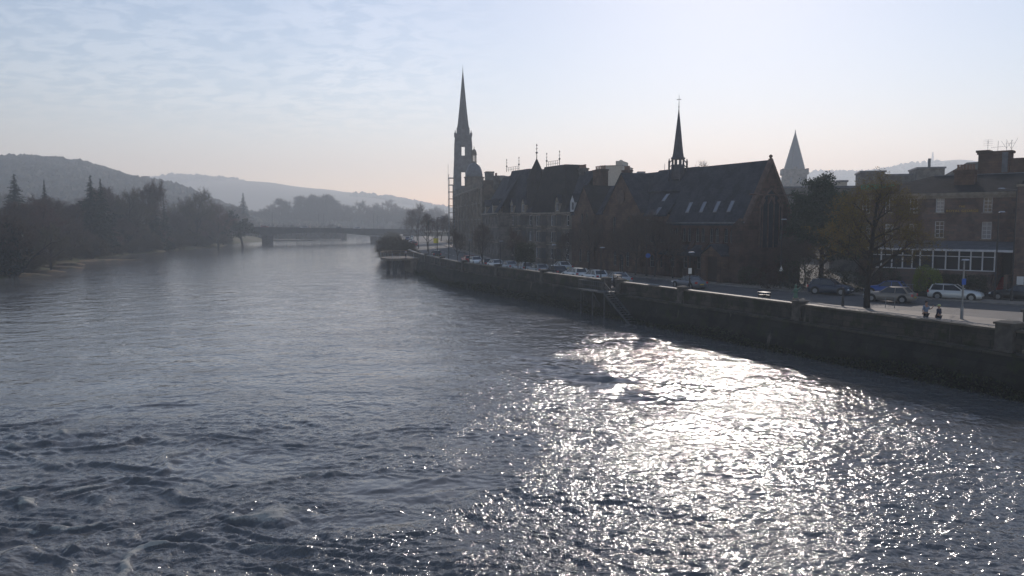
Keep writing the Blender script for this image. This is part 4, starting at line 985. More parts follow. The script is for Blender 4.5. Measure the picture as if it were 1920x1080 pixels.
# beige concrete block behind the terraces
c = D(1145, 400, 230); r = thing('concrete_tower_block', 'pale beige flat roofed concrete block with a roof tower, seen above the terrace roofs', 'block', (c.x, c.y, 0), R(-20))
k = 230/1500; S = lambda py: D(1145, py, 230).z; mBe = mat('beige_concrete', (.42,.38,.32), .9, noise=.15)
MB().box(-20*k,22*k,0,14,ST-.5,S(311)).build('wall', mBe, r); MB().box(9*k,21*k,-.3,8,S(311),S(302)).box(13*k,16*k,2,4,S(302),S(299)).build('stair_tower', mBe, r)
MB().box(-21*k,23*k,-.3,14.3,S(311)-.01,S(310)).build('roof', mLead, r)
c = D(1214, 400, 210); r = thing('flat_roofed_building', 'low pale flat roof with a vent showing just above the hall ridge', 'building', (c.x, c.y, 0))
k = .14; z = D(1214, 326, 210).z; MB().box(-5,2.2,0,12,ST,z).build('wall', mBe, r); MB().box(-2.5,-.5,1,3,z,z+.7).build('roof_vent', mLead, r)
p = D(1246, 330, 160); q = MB().tube((0,0,0),(0,0,D(1246,307,160).z-p.z+5),.08,.05,n=4).build('roof_aerial', mSteel); q.location = (p.x,p.y,p.z-5); tag(q, 'thin aerial pole rising behind the ridge left of the fleche', 'aerial')

# ------------------------------------------------------------------ hotel on the right
P = Vector((49.3, 84.5)); FHt = Frame((P.x, P.y), (.72, -.69)); H = FHt.hit
x0, x1 = H(1612, 440)[0], H(1903, 440)[0]; zeH = H(1760, 362)[1]
r = thing('hotel', 'three storey brown stone hotel with gold lettering, white sash windows and a glazed sun lounge', 'hotel', (P.x, P.y, 0), FHt.rz)
wins = []
def wr(pa, pb, qa, qb): a, z1_ = H(pa, qa); b, z0_ = H(pb, qb); return (a, b, z0_, z1_)
for pa, pb, qa, qb in ((1617,1631,373,400),(1617,1631,421,448),(1706,1720,371,398),(1755,1770,371,398),(1844,1860,370,398),(1896,1905.5,369,398),(1704,1719,420,450),(1753,1769,415,446),(1841,1858,416,448),(1893,1901.5,419,450),(1660,1674,372,399),(1660,1674,420,450)): wins.append(wr(pa,pb,qa,qb))
wins = [w for w in wins if w[1] < x1-.05]
mb = MB(); wall_open(mb, x0, x1, ST-.3, zeH, wins); body(mb, x0, x1, ST-.3, zeH, 9.5); mb.build('wall', mHotel, r)
for i, o in enumerate(wins): window(r, *o, bars=(1,3), fr=.075, sill=mDress, glass=mGlassB if i%2 else mGlass, dep=.18)
MB().box(x0-.2,x1,-.35,0,zeH-.32,zeH-.02).box(x0-.1,x1,-.18,0,zeH-.6,zeH-.32).build('cornice', mDress, r)
zr_ = H(1860, 326, 4.5)[1]; xh = H(1762, 330, 4.5)[0]
rf = MB().add([(x0-.3,-.35,zeH),(x1,-.35,zeH),(x1,9.8,zeH),(x0-.3,9.8,zeH),(xh-.8,4.7,zr_),(x1,4.7,zr_)], [(0,1,5,4),(3,0,4),(2,3,4,5),(1,2,5),(0,3,2,1)]).build('roof', mSlate2, r)
MB().box(xh-.6,x1,4.6,4.8,zr_-.05,zr_+.07).build('ridge', mLead, rf)
x, z = H(1811, 319, 2.2); chimney(r, x, 2.2, zeH+.5, z, 2.0, 1.0, 6, mRed2)
# lettering
def text(s, size, x, y, z, m, parent, depth=.03, rot=(pi/2,0,0), name='lettering', align='CENTER', sx=1.0):
    cu = bpy.data.curves.new(name, 'FONT'); cu.body = s; cu.size = size; cu.extrude = depth; cu.align_x = align; cu.space_character = 1.15
    o = bpy.data.objects.new(name, cu); SC.collection.objects.link(o); dg = bpy.context.evaluated_depsgraph_get(); me = bpy.data.meshes.new_from_object(o.evaluated_get(dg))
    bpy.data.objects.remove(o); o = bpy.data.objects.new(name, me); me.materials.clear(); me.materials.append(m); SC.collection.objects.link(o)
    o.location = (x, y, z); o.rotation_euler = rot; o.scale = (sx,1,1); o.parent = parent; return o
xt, zt_ = H(1804, 397.5); xw = H(1834,397)[0]-H(1774,397)[0]
a = text('ROYAL GEORGE', .36, xt, -.05, zt_, mGold, r); a.scale = (xw/a.dimensions.x if a.dimensions.x else 1, 1, 1)
xt2, z_ = H(1804, 389); b_ = text('THE', .30, xt2, -.05, z_, mGold, r)
# sun lounge
xa, xb = H(1640, 466)[0], H(1868, 466)[0]; yS = -2.6; zt = H(1800, 469, yS)[1]; zb = H(1800, 507, yS)[1]; zrp = H(1800, 457, 0)[1]
xa = H(1708, 480, yS)[0]; xb = H(1867, 480, yS)[0]; xc = H(1902, 480, yS)[0]; xa0 = H(1632, 480, yS)[0]
lo = MB().box(xa0, xb, yS, -.02, ST-.3, zb).build('sun_lounge', mHotel, r)
MB().add([(xa0-.2,yS-.25,zt+.02),(xc,yS-.25,zt+.02),(xc,-.02,zt+.8),(xa0-.2,-.02,zt+.8),(xa0-.2,yS-.25,zt+.12),(xc,yS-.25,zt+.12),(xc,-.02,zt+.9),(xa0-.2,-.02,zt+.9)], [(0,3,2,1),(4,5,6,7),(0,1,5,4),(1,2,6,5),(2,3,7,6),(3,0,4,7)]).build('lean_to_roof', mLead, lo)
MB().box(xa0-.22, xc+.02, yS-.33, yS-.252, zt-.12, zt+.1).build('white_fascia', mWhite, lo)
ms = [H(p_, 490, yS)[0] for p_ in (1632,1652,1672,1692,1710,1725,1749,1773,1798,1820,1842,1865)]
q = MB()
for m_ in ms: q.box(m_-.06, m_+.06, yS-.05, yS+.07, zb, zt)
ztr = H(1800, 481, yS)[1]; q.box(xa0, xb, yS-.03, yS+.05, ztr-.04, ztr+.04).box(xa0, xb, yS-.06, yS+.08, zb-.02, zb+.08).build('glazing_bars', mWhite, lo)
MB().box(xa0, xb, yS+.08, yS+.10, zb+.08, zt).build('pane', mLounge, lo)
MB().box(xb-.06, xb+.1, yS, -.02, ST-.3, zt).build('side_wall', mHotel, lo)
# doorway and red-carpeted steps
xd0, xd1 = H(1876, 490, 0)[0], H(1898, 490, 0)[0]
MB().box(xd0, xd1, -.06, -.02, ST+1.5, ST+4).build('door', mat('dark_door', (.02,.02,.02), .4), r)
q = MB()
for i in range(9): q.box(xd0, xd1, -.1-(i+1)*.32, -.1-i*.32, ST-.2, ST+1.5-i*.17)
st = q.build('entrance_steps', mat('red_carpet', (.30,.03,.02), .9), r)
MB().box(xd1+.02, xd1+.3, -3.3, -.1, ST-.2, ST+1.9).box(xd0-.3, xd0-.02, -3.3, -.1, ST-.2, ST+1.9).build('step_wall', mHotel, st)
# roof aerials as own things
def aerial(px, py0, py1, y, label, kind=0):
    a0 = H(px, py0, y); p = FHt.w(a0[0], y, a0[1]-.3); h = H(px, py1, y)[1]-a0[1]+.3
    q = MB().tube((0,0,0),(0,0,h),.025,n=4)
    if kind == 0:
        for k_ in (.55,.7,.85,.98): q.tube((-.5,0,h*k_),(.5,0,h*k_),.012,n=4)
        q.tube((0,-.5,h*.8),(0,.5,h*.8),.012,n=4)
    elif kind == 1:
        q.tube((-.7,0,h*.45),(.7,.1,h*.5),.015,n=4)
        for k_ in range(7): x = -.6+k_*.2; q.tube((x,-.25,h*.47),(x,.25,h*.47),.01,n=4)
    else:
        q.tube((0,0,h*.4),(.6,0,h*1.1),.015,n=4).tube((0,0,h*.4),(-.55,0,h*1.05),.015,n=4).tube((-.3,0,h*.75),(.4,0,h*.8),.01,n=4)
    o = q.build('roof_aerial', mSteel); o.location = p; o.rotation_euler = (0,0,FHt.rz); tag(o, label, 'aerial', 'television aerials on the roofs')
# tall chimney gable block behind the hotel
yb = 9.9; x, z = H(1865, 286, yb)
r = thing('rear_gable_block', 'tall rubble stone gable and chimney mass rising behind the hotel roof', 'building', (P.x, P.y, 0), FHt.rz)
xa, xb = H(1834, 300, yb)[0], H(1893, 300, yb)[0]; zt = H(1865, 288, yb)[1]
MB().box(xa, xb, yb+.02, yb+1.8, ST, zt).build('wall', mRed2, r)
chimney(r, (xa*3+xb)/4-.4, yb+.9, zt, H(1850, 281, yb)[1], 1.2, 1.4, 0, mRed2); chimney(r, (xa+3*xb)/4-.3, yb+.9, zt, H(1880, 282, yb)[1], 2.4, 1.4, 0, mRed2)
MB().box(H(1879,300,yb)[0], H(1890,300,yb)[0], yb-.1, yb+.01, H(1880,323,yb)[1], H(1880,285,yb)[1]).build('lead_flashing', mLead, r)
x2 = H(1760, 320, yb+3)[0]; zz2 = H(1800, 303, yb+3)[1]; z20 = H(1752, 329, yb+3)[1]
MB().add([(x2,yb+2,z20-.6),(xa-.02,yb+2,z20-.6),(xa-.02,yb+9,z20-.6),(x2,yb+9,z20-.6),(x2+2.6,yb+5,zz2),(xa-.02,yb+5,zz2)], [(0,1,5,4),(3,0,4),(2,3,4,5),(1,2,5),(0,3,2,1)]).box(x2,xa-.02,yb+2.1,yb+8.9,ST,z20-.62).build('rear_roof', mat('tan_slate', (.20,.17,.13), .8, noise=.3), r)
x3 = H(1893, 300, yb+1)[0]; MB().box(x3+.02, x3+7, yb+.3, yb+8, ST, H(1900,296,yb)[1]).build('rear_wall', mRed2, r)
aerial(1852, 281, 262, yb+.9, 'bushy aerial on the left chimney above the hotel', 0); aerial(1871, 281, 264, yb+.9, 'aerial with a crossbar in the middle above the hotel chimneys', 1)
aerial(1887, 281, 265, yb+.9, 'forked aerial on the right chimney above the hotel', 2); aerial(1896, 287, 262, yb+.9, 'slanting V shaped aerial furthest right above the hotel', 2)
# projecting wing at far right with notice board
P3 = D(1904, 440, 80); FW = Frame((P3.x, P3.y), (.72,-.69)); zw = FW.hit(1908, 350, 0)[1]
r = thing('stone_wing', 'dark stone wing of a building cut by the right edge of the photo', 'building', (P3.x, P3.y, 0), FW.rz)
MB().box(0, 6, 0, 8, ST-.3, zw).build('wall', mHotel, r); MB().box(-.1,6.1,-.12,8.1,zw,zw+.25).build('cornice', mDress, r)
xa, z1_ = FW.hit(1907, 518, 0); xb, z0_ = FW.hit(1919.5, 534, 0)
q = MB().box(xa, xb, -.09, -.03, z0_, z1_).build('notice_board', mSignW); q.location = (P3.x,P3.y,0); q.rotation_euler = (0,0,FW.rz); tag(q, 'white notice board on the dark stone wing beside the red steps', 'sign')
# distant roofs left of the hotel
def dblock(label, pl, pr, pt, Z, m, name='background_building', rz=-.3, pot=False):
    c = D((pl+pr)/2, 400, Z); k = Z/1500; r = thing(name, label, 'building', (c.x,c.y,0), rz); w = (pr-pl)/2*k/ cos(rz)*.93
    MB().box(-w, w, 0, 9, ST, D(0,pt,Z).z).build('wall', m, r); MB().box(-w-.2, w+.2, -.25, 9.2, D(0,pt,Z).z, D(0,pt,Z).z+.3).build('parapet', mLead, r)
    if pot: MB().lathe(0, 2, [(.25,D(0,pt,Z).z),(.25,D(0,pt,Z).z+2.0)], 8).build('chimney_pots', mLead, r)
    return r
dblock('square grey stone block with a flat top left of the hotel, above the bare tree', 1613, 1655, 323, 150, mGrey2)
dblock('long grey parapet wall linking two blocks behind the leafy tree', 1654, 1722, 329, 156, mGrey2)
dblock('square grey block with a small pot on top behind the hotel left gable', 1719, 1766, 316, 150, mGrey2, pot=True)
dblock('small beige building between the pine and the leafy tree', 1568, 1586, 341, 150, mBe)
dblock('dark slate building between the pine tree and the hotel', 1560, 1640, 352, 118, mGrey2)
dblock('low grey building behind the church gable and the pine', 1470, 1530, 352, 170, mGrey2)
c0 = D(1620, 355, 122); k = 122/1500; r = MB().box(0, 72*k, 0, 3, 0, 9*k).build('scaffold_netting', mNet); r.location = (D(1632,352,110).x, 110, D(1632,355,110).z); tag(r, 'strip of green netting on the roof behind the leafy tree', 'netting')
dblock('distant office roof with aerials above the crested terrace', 928, 945, 331, 240, mGrey2)
q = thing('hilltop_tower', 'tiny ruined tower on the crest of the nearer wooded hill', 'tower', D(275, 345, 985)); MB().lathe(0,0,[(3.5,-8),(3.5,8),(4,8),(4,9.5)],8).build('wall', mGrey2, q)
q = thing('transmitter_mast', 'faint lattice mast on the far hill above the hotel', 'mast', D(1748, 312, 2290)); mb = MB()
for a in range(3): mb.tube((5*cos(a*2.1),5*sin(a*2.1),-10),(1*cos(a*2.1),1*sin(a*2.1),40),.9,n=4)
for z in range(0,40,5): mb.tube((4-z*.07,0,z),(-2+z*.03,3,z+5),.5,n=4)
mb.build('lattice', mSteel, q)
# ------------------------------------------------------------------ trees
def slivers(P, Dr, Ln, w, rg_, taper=True):
    """thin blades from P along Dr, length Ln, width w -> verts (n*3), tri faces"""
    n = len(P); side = np.cross(Dr, rg_.normal(size=(n,3))); side /= np.linalg.norm(side, axis=1, keepdims=True)+1e-9
    ww = (w*np.ones(n))[:,None]; V = np.stack([P-side*ww/2, P+side*ww/2, P+Dr*Ln[:,None]], 1).reshape(-1,3)
    return V, np.arange(n*3).reshape(n,3)
def leaves(P, size, rg_, asp=.6, flat=None):
    n = len(P); a = rg_.normal(size=(n,3)); a /= np.linalg.norm(a, axis=1, keepdims=True); b = np.cross(a, rg_.normal(size=(n,3))); b /= np.linalg.norm(b, axis=1, keepdims=True)
    s = (size*(.6+.8*rg_.random(n)))[:,None]; V = np.stack([P-a*s*.5, P+b*s*asp*.5, P+a*s*.5, P-b*s*asp*.5], 1).reshape(-1,3)
    return V, np.arange(n*4).reshape(n,4)
def skeleton(seed, h, spread, trunk_r, first=.25, nl=7, up=.5, depth=3, kids=4, lean=(0,0), multi=1, wob=.25):
    rn = random.Random(seed); mb = MB(); tips = []
    def grow(p, d, l, r, lev):
        seg = 4 if lev == 0 else 3; q = p.copy(); pts = [(q.copy(), r)]
        for i in range(seg):
            d = (d+Vector((rn.gauss(0,wob),rn.gauss(0,wob),rn.gauss(0,wob*.5)+(.10*up if lev else 0)))*(.35 if lev == 0 else .7)).normalized()
            q2 = q+d*l/seg; r2 = r*(1-(i+1)/seg*.55); mb.tube(q, q2, r*(1-i/seg*.55), r2, n=7 if lev == 0 else (5 if lev == 1 else 3), caps=False)
            q = q2; pts.append((q.copy(), r2))
            if lev >= depth-1: tips.append((q.copy(), d.copy(), l))
        if lev >= depth: return
        m = nl if lev == 0 else kids
        for k in range(m):
            u = (first+(1-first)*(k+.5)/m) if lev == 0 else (.3+.7*(k+.6)/m)
            i = min(int(u*seg), seg-1); f = u*seg-i; a = pts[i][0].lerp(pts[i+1][0], f); rr = pts[i][1]*(1-f)+pts[i+1][1]*f
            az = k*2.4+rn.random()*1.2; el = up*(.55+.5*rn.random()) + (.35*u if lev == 0 else 0)
            if lev == 0: dd = Vector((cos(az)*cos(el), sin(az)*cos(el), sin(el)))
            else:
                o = d.orthogonal().normalized(); o.rotate(Matrix.Rotation(az, 3, d)); dd = (d*.7+o*.8+Vector((0,0,.15*up))).normalized()
            ll = (spread*(1.05-.55*u) if lev == 0 else l*(.62-.15*u+rn.random()*.15))
            grow(a, dd, ll, rr*(.62 if lev == 0 else .6), lev+1)
        if lev == 0: grow(pts[-1][0], (d+Vector((0,0,.4))).normalized(), spread*.55, pts[-1][1], 1)
    for m in range(multi):
        a = m*2.1+rn.random(); o = Vector((cos(a),sin(a),0))*(.0 if multi == 1 else trunk_r*1.2)
        d0 = (Vector((lean[0],lean[1],1))+(o*.35/max(trunk_r,.01) if multi > 1 else Vector((0,0,0)))).normalized()
        grow(o, d0, h*.62, trunk_r, 0)
    return mb, tips
def tree_parts(root, seed, h, spread, tr, kind, **k):
    rn = np.random.default_rng(seed); 
    wtw = k.pop('wtw', .03); nt_ = k.pop('ntw', 14); ltw = k.pop('ltw', .9); mtr = k.pop('mtr', mBark); lm = k.pop('lm', None); nl_ = k.pop('nlv', 0); lsz = k.pop('lsz', .12)
    mb, tips = skeleton(seed, h, spread, tr, **k); 
    # normalise height
    zmax = max(v[2] for v in mb.v); s = h/ (zmax+ltw*.5); mb.v = [(x*s if True else x, y*s, z*s) for x,y,z in mb.v]
    mb.build('trunk', mtr, root)
    T = np.array([list(t[0]) for t in tips])*s; Dv = np.array([list(t[1]) for t in tips])
    if kind in ('bare', 'leafy'):
        P = np.repeat(T, nt_, 0)+rn.normal(size=(len(T)*nt_,3))*.12; Dd = np.repeat(Dv, nt_, 0)*.7+rn.normal(size=P.shape)*.6+np.array([0,0,.25]); Dd /= np.linalg.norm(Dd, axis=1, keepdims=True)
        Ln = ltw*(.4+rn.random(len(P))); V, Fq = slivers(P, Dd, Ln, wtw, rn)
        # secondary twigs
        P2 = P+Dd*(Ln*.5)[:,None]; D2 = Dd*.6+rn.normal(size=P.shape)*.6; D2 /= np.linalg.norm(D2, axis=1, keepdims=True); V2, F2 = slivers(P2, D2, Ln*.6, wtw*.7, rn)
        V = np.concatenate([V, V2]); Fq = np.concatenate([Fq, F2+len(P)*3])
        cr = npmesh('crown', V, Fq, lm if (kind == 'bare' and lm) else mTwig, root)
        if kind == 'leafy':
            i = rn.integers(0, len(P), nl_); PL = P[i]+Dd[i]*(Ln[i]*rn.random(nl_))[:,None]+rn.normal(size=(nl_,3))*.08
            V, Fq = leaves(PL, lsz, rn); npmesh('leaves', V, Fq, lm or mLeaf, cr)
    elif kind == 'pine':
        PL = np.repeat(T, nl_, 0)+rn.normal(size=(len(T)*nl_,3))*np.array([.42,.42,.26]); V, Fq = leaves(PL, lsz, rn, .35); npmesh('crown', V, Fq, lm or mPine, root)
    return root
def conifer_parts(root, seed, h, rad, m=None, base=.06, dens=1.0, droop=.25, shape=.85):
    rn = np.random.default_rng(seed); MB().tube((0,0,-.5),(0,0,h*.98),h*.018,.03,n=6,caps=False).build('trunk', mBarkD, root)
    nz = int(h*3.2*dens); P = []; Dd = []; Lh = []
    for i in range(nz):
        u = base+(1-base)*(i/nz); z = u*h; rr = rad*max(.05,(1-u))**shape*(.75+.45*rn.random()); nbr = int(5+5*(1-u))
        for k in range(nbr):
            a = rn.random()*2*pi; m_ = max(3, int(rr*5*dens)); t = (np.arange(m_)+rn.random(m_))/m_
            rl = rr*(.7+.4*rn.random()); d0 = np.array([cos(a), sin(a), 0])
            p = np.array([0,0,z])+d0*(t*rl)[:,None]; p[:,2] += t*rl*.12-(t*rl)**2*droop/ max(rl,.5)
            P.append(p); dd = d0*.8+rn.normal(size=(m_,3))*.55+np.array([0,0,-.15]); Dd.append(dd); Lh.append(np.full(m_, .35+.25*rl/ rad)*(1.1-.5*t)*(.3+.7*(1-u)))
    P = np.concatenate(P); Dd = np.concatenate(Dd); Lh = np.concatenate(Lh); Dd /= np.linalg.norm(Dd, axis=1, keepdims=True)
    V, Fq = slivers(P-Dd*.1, Dd, Lh*h/14, .34*h/22, rn); npmesh('crown', V, Fq, m or mConif, root); return root
def tree(name, label, loc, group=None, **k):
    return thing(name, label, 'tree', loc, random.Random(label+str(loc[0])).random()*6, group)
# prototypes of far trees
protos = {}
def proto(kind, i):
    key = (kind, i)
    if key in protos: return protos[key]
    r = thing('proto', '', 'tree', (0,0,-500))
    if kind == 'bare': tree_parts(r, 100+i, 16, 6.4, .32, 'bare', nl=9, kids=4, depth=3, up=.75, first=.28, ntw=9, ltw=1.3, wtw=.07, lm=mTwig)
    elif kind == 'street': tree_parts(r, 600+i, 10, 4.0, .16, 'bare', nl=9, kids=4, depth=3, up=.8, first=.3, ntw=7, ltw=.8, wtw=.028, lm=mTwig)
    elif kind == 'round': tree_parts(r, 200+i, 15, 6.6, .35, 'bare', nl=9, kids=4, depth=3, up=.6, first=.2, ntw=8, ltw=1.2, wtw=.06, lm=(mTwigG, mTwigR, mTwig)[i%3])
    elif kind == 'tall': tree_parts(r, 300+i, 20, 4.6, .3, 'bare', nl=12, kids=4, depth=3, up=1.05, first=.22, ntw=9, ltw=1.5, wtw=.06, lm=mTwig)
    elif kind == 'conifer': conifer_parts(r, 400+i, 24, 6.4 if i%2 else 5.6, dens=1.25)
    elif kind == 'spruce': conifer_parts(r, 430+i, 22, 3.8, shape=.9, droop=.4, dens=1.2)
    elif kind == 'cedar': tree_parts(r, 450+i, 13, 6, .4, 'pine', nl=8, kids=4, depth=2, up=.2, first=.35, nlv=22, lsz=.8, lm=mConif)
    elif kind == 'scrub': tree_parts(r, 500+i, 5.5, 3.6, .12, 'bare', nl=7, kids=4, depth=2, up=.5, first=.05, multi=3, ntw=26, ltw=1.3, wtw=.07, lm=mShrub)
    elif kind == 'holly': 
        rn = np.random.default_rng(i); n = 5000; a = rn.normal(size=(n,3)); a /= np.linalg.norm(a,axis=1,keepdims=True); P = a*(rn.random(n)**.33)[:,None]*np.array([3.2,3.2,3.6])*(1+.2*np.sin(a[:,:1]*5+i))+np.array([0,0,3.6])
        V, Fq = leaves(P, .5, rn); MB().tube((0,0,-.3),(0,0,3),.2,.1).build('trunk', mBarkD, r); npmesh('crown', V, Fq, mConif, r)
    protos[key] = r; return r
KH = dict(street=10, bare=16, round=15, tall=20, conifer=24, spruce=22, cedar=13, scrub=5.5, holly=7)
def place(kind, i, p, h, label, name, group=None, wide=1.0, cat='tree'):
    src = proto(kind, i); o = copy_tree(src); o.name = name; o.location = p; s = h/KH[kind]; o.scale = (s*wide, s*wide, s); o.rotation_euler = (0,0,(hash((round(p[0],1),i))%628)/100)
    for k_ in ('label','category','group'): 
        if k_ in o: del o[k_]
    return tag(o, label, cat, group)
def mass(name, label, items, m):                      # uncountable growth merged into one object
    VV = []; FF_ = []; base = 0
    for kind, i, p, h, wide in items:
        cr = [c for c in proto(kind, i).children if c.name.startswith('crown')][0].data; n = len(cr.vertices); a = np.empty(n*3, np.float32); cr.vertices.foreach_get('co', a); a = a.reshape(-1,3)
        s = h/KH[kind]; th = (p[0]*7.3+p[1]) % 6.28; x = a[:,0]*cos(th)-a[:,1]*sin(th); y = a[:,0]*sin(th)+a[:,1]*cos(th)
        VV.append(np.stack([x*s*wide+p[0], y*s*wide+p[1], a[:,2]*s+p[2]], -1)); FF_.append(np.arange(n//3*3).reshape(-1,3)+base); base += n
    tag(npmesh(name, np.concatenate(VV), np.concatenate(FF_), m), label, 'undergrowth', kind='stuff')
def PT(px, ptop, Z, zb=None):                        # tree by column, top row, distance
    c = D(px, 418, Z); z0 = float(left_h(np.array([c.x]), np.array([c.y]))[0]) if zb is None else zb
    zt = D(px, ptop, Z).z; return Vector((c.x, c.y, z0-.2)), zt-z0
LB = [ # left bank: kind, variant, px, top row, distance, label, name, wide
 ('conifer',1,172,327,232,'tallest dark pointed conifer on the left bank, left one of the twin tops','conifer',1.0),
 ('conifer',0,191,333,240,'tall dark conifer, right one of the twin tops on the left bank','conifer',1.0),
 ('spruce',0,86,335,215,'slender lone conifer top rising over brown bare trees at the left','conifer',1.0),
 ('conifer',1,30,325,240,'broad misty conifer near the left edge of the photo','conifer',1.3),
 ('conifer',0,285,350,283,'dark ragged conifer just right of the bare forked crown','conifer',1.1),
 ('spruce',1,308,373,290,'small pointed conifer right of the ragged conifer','conifer',1.2),
 ('cedar',0,455,393,352,'flat topped dark cedar at the left end of the road bridge','cedar',1.0),
 ('bare',0,266,334,280,'bare tree with a thin forked crown above the conifers','bare_tree',.8),
 ('holly',0,148,381,240,'small rounded dark evergreen left of the twin conifers','evergreen_tree',1.0),
 ('holly',1,12,425,150,'dark evergreen bush at the left edge near the water','evergreen_tree',1.0),
 ('round',0,365,352,322,'large round bare tree with ivy standing at the water edge by the bridge','bare_tree',.85),
 ('round',1,408,381,330,'wide brown bare tree leaning over the water right of the round one','bare_tree',.95),
 ('round',2,350,368,335,'smaller bare tree just left of the large round waterside tree','bare_tree',.7),
 ('bare',1,215,348,275,'grey bare tree between twin conifers and the forked crown','bare_tree',1.1),
 ('round',0,238,352,272,'bare tree with a dense twiggy top beside the forked crown','bare_tree',.9),
 ('bare',2,100,368,215,'tall brown bare tree below the lone slender conifer','bare_tree',1.2),
 ('bare',0,52,362,200,'broad brown bare tree near the left edge','bare_tree',1.25),
 ('round',1,75,375,190,'brown twiggy tree in front of the broad bare tree','bare_tree',1.0),
 ('bare',1,8,375,180,'brown bare tree cut by the left edge','bare_tree',1.2),
 ('tall',0,128,380,225,'narrow bare tree right of the slender conifer','bare_tree',1.2),
 ('round',2,28,392,150,'low bushy bare tree over the gravel shore','bare_tree',1.0),
 ('round',0,92,418,170,'bushy bare tree behind the leaning trunk','bare_tree',1.0),
 ('bare',2,330,392,315,'thin bare tree between the small conifer and the waterside trees','bare_tree',1.0),
 ('round',1,205,425,250,'reddish bare tree below the twin conifers','bare_tree',1.1),
 ('round',2,160,430,222,'dark bare tree near the water below the twin conifers','bare_tree',1.1),
 ('bare',0,182,415,246,'upright bare tree directly before the twin conifers','bare_tree',1.0),
 ('round',0,265,420,275,'bare tree in front of the ragged conifer','bare_tree',1.1),
 ('round',1,298,418,288,'low bare tree above the grassy bank','bare_tree',1.1),
 ('bare',1,240,405,262,'slim bare tree in the middle of the left bank','bare_tree',1.0),
 ('round',2,130,405,205,'brown bare tree above the gravel spit','bare_tree',1.2),
 ('holly',0,222,405,268,'dark evergreen clump in the middle of the left bank','evergreen_tree',1.2),
 ('conifer',0,252,372,292,'dark conifer half hidden left of the ragged conifer','conifer',1.2),
 ('conifer',1,205,358,285,'dark conifer behind the grey bare tree','conifer',1.0),
 ('spruce',0,457,361,560,'misty pointed conifer beyond the left end of the bridge','conifer',1.8),
 ('round',0,420,378,520,'misty round tree far behind the waterside trees','bare_tree',1.3),
 ('round',1,395,372,500,'misty bare tree left of the misty pointed conifer','bare_tree',1.2),
 ('round',2,438,382,540,'low misty tree next to the misty pointed conifer','bare_tree',1.2)]
for kind, v, px, pt, Z, lab, nm, wd in LB:
    p, h = PT(px, pt, Z); place(kind, v, p, h, lab, nm, 'trees on the left bank', wd)
# unremarkable hazy trees higher up the slope and filling behind
rn = random.Random(5)
for i in range(32):
    px = rn.uniform(-60, 440); Z = rn.uniform(330, 470); tp = np.interp(px, [-60,0,100,250,330,440],[360,365,372,375,385,398])+rn.uniform(-6,12)
    p, h = PT(px, tp, Z); place(rn.choice(['bare','round','tall','round']), rn.randrange(3), p, max(h, 7), 'one of the hazy bare trees packed behind the front trees of the left bank', 'bare_tree', 'hazy trees behind the left bank', 1.2)
# scrub by the water
for i in range(34):
    y = 136+i*7.0+rn.uniform(-2,2); 
    if y > 372: break
    x = bank(y)-rn.uniform(2, 7); z = float(left_h(np.array([x]), np.array([y]))[0])
    place('scrub', i%4, Vector((x,y,max(z,.1)-.2)), rn.uniform(3.5,6.5), 'one of the tangled brown bushes lining the left waterline', 'scrub_bush', 'riverside bushes on the left bank', 1.2, 'bush')
IT = []
for i in range(26):
    y = 140+i*9+rn.uniform(-3,3); x = bank(y)-rn.uniform(9, 22); z = float(left_h(np.array([x]), np.array([y]))[0]); IT.append(('scrub', (i+1)%4, (x,y,max(z,.1)-.2), rn.uniform(5,8), 1.3))
mass('undergrowth', 'brown tangled undergrowth under the trees of the left bank', IT, mShrub)
# leaning dead trunk over the shore
p = G(28, 517, .2); r = thing('leaning_tree', 'dark bare trunk leaning out to the right over the left shore', 'tree', p)
MB().tube((0,0,-.5),(3.2,1,3.6),.22,.15,n=6).tube((3.2,1,3.6),(5.8,2,6.0),.15,.07,n=5).build('trunk', mBarkD, r)
MB().tube((3.2,1,3.6),(5.3,1,4.6),.09,.04,n=4).tube((4.6,1.6,4.9),(4.8,2.6,7.0),.07,.02,n=4).tube((5.8,2,6.0),(7.4,2.6,6.4),.06,.02,n=4).tube((2.2,.7,2.5),(2.2,1.6,4.6),.07,.02,n=4).build('branches', mBarkD, r)
# belt beyond the bridge
belt = [(425,386),(445,392),(470,395),(495,388),(515,380),(540,371),(560,366),(578,368),(600,364),(618,364),(635,371),(655,382),(668,376),(685,384),(700,380),(716,385),(730,374),(745,386),(760,392),(780,396),(800,398)]
BL = ['just right of the misty conifer','low one left of the first bridge lamp column','broad one left of the left river pier','rounded one above the left river pier','dense one right of the left river pier','leftmost of the tall upright ones','second of the tall upright ones','shorter one between the tall upright pairs','tall one left of the close lamp columns','tall one behind the close lamp columns','rightmost of the tall upright ones','low one right of the tall uprights','round headed one in the middle of the bridge','low one left of the right pier lamps','one directly behind the right pier lamps','one just right of the right pier','open crowned one standing above its neighbours','one left of the quay corner trees','one behind the quay corner trees, left','one behind the quay corner trees, right','last one beside the scaffolding']
for i, (px, tp) in enumerate(belt):
    Z = 782+rn.uniform(-5, 25); c = D(px, 418, Z); k = 'tall' if 540 <= px <= 635 else rn.choice(['round','bare','round'])
    place(k, i%3, Vector((c.x,c.y,1.5)), D(px,tp,Z).z-1.5, 'hazy bare tree beyond the bridge, '+BL[i], 'bare_tree', 'hazy tree belt beyond the bridge', 1.1 if k != 'tall' else 1.3)
IT = []
for i in range(44):
    px = 405+i*9.4+rn.uniform(-4,4); Z = 774+rn.uniform(-8, 6); c = D(px, 418, Z); IT.append((rn.choice(['round','bare','round']), i%3, (c.x,c.y,1.2), rn.uniform(14, 24), 1.4))
mass('far_woodland', 'far hazy grey woodland closing the river behind the road bridge', IT, mTwig)
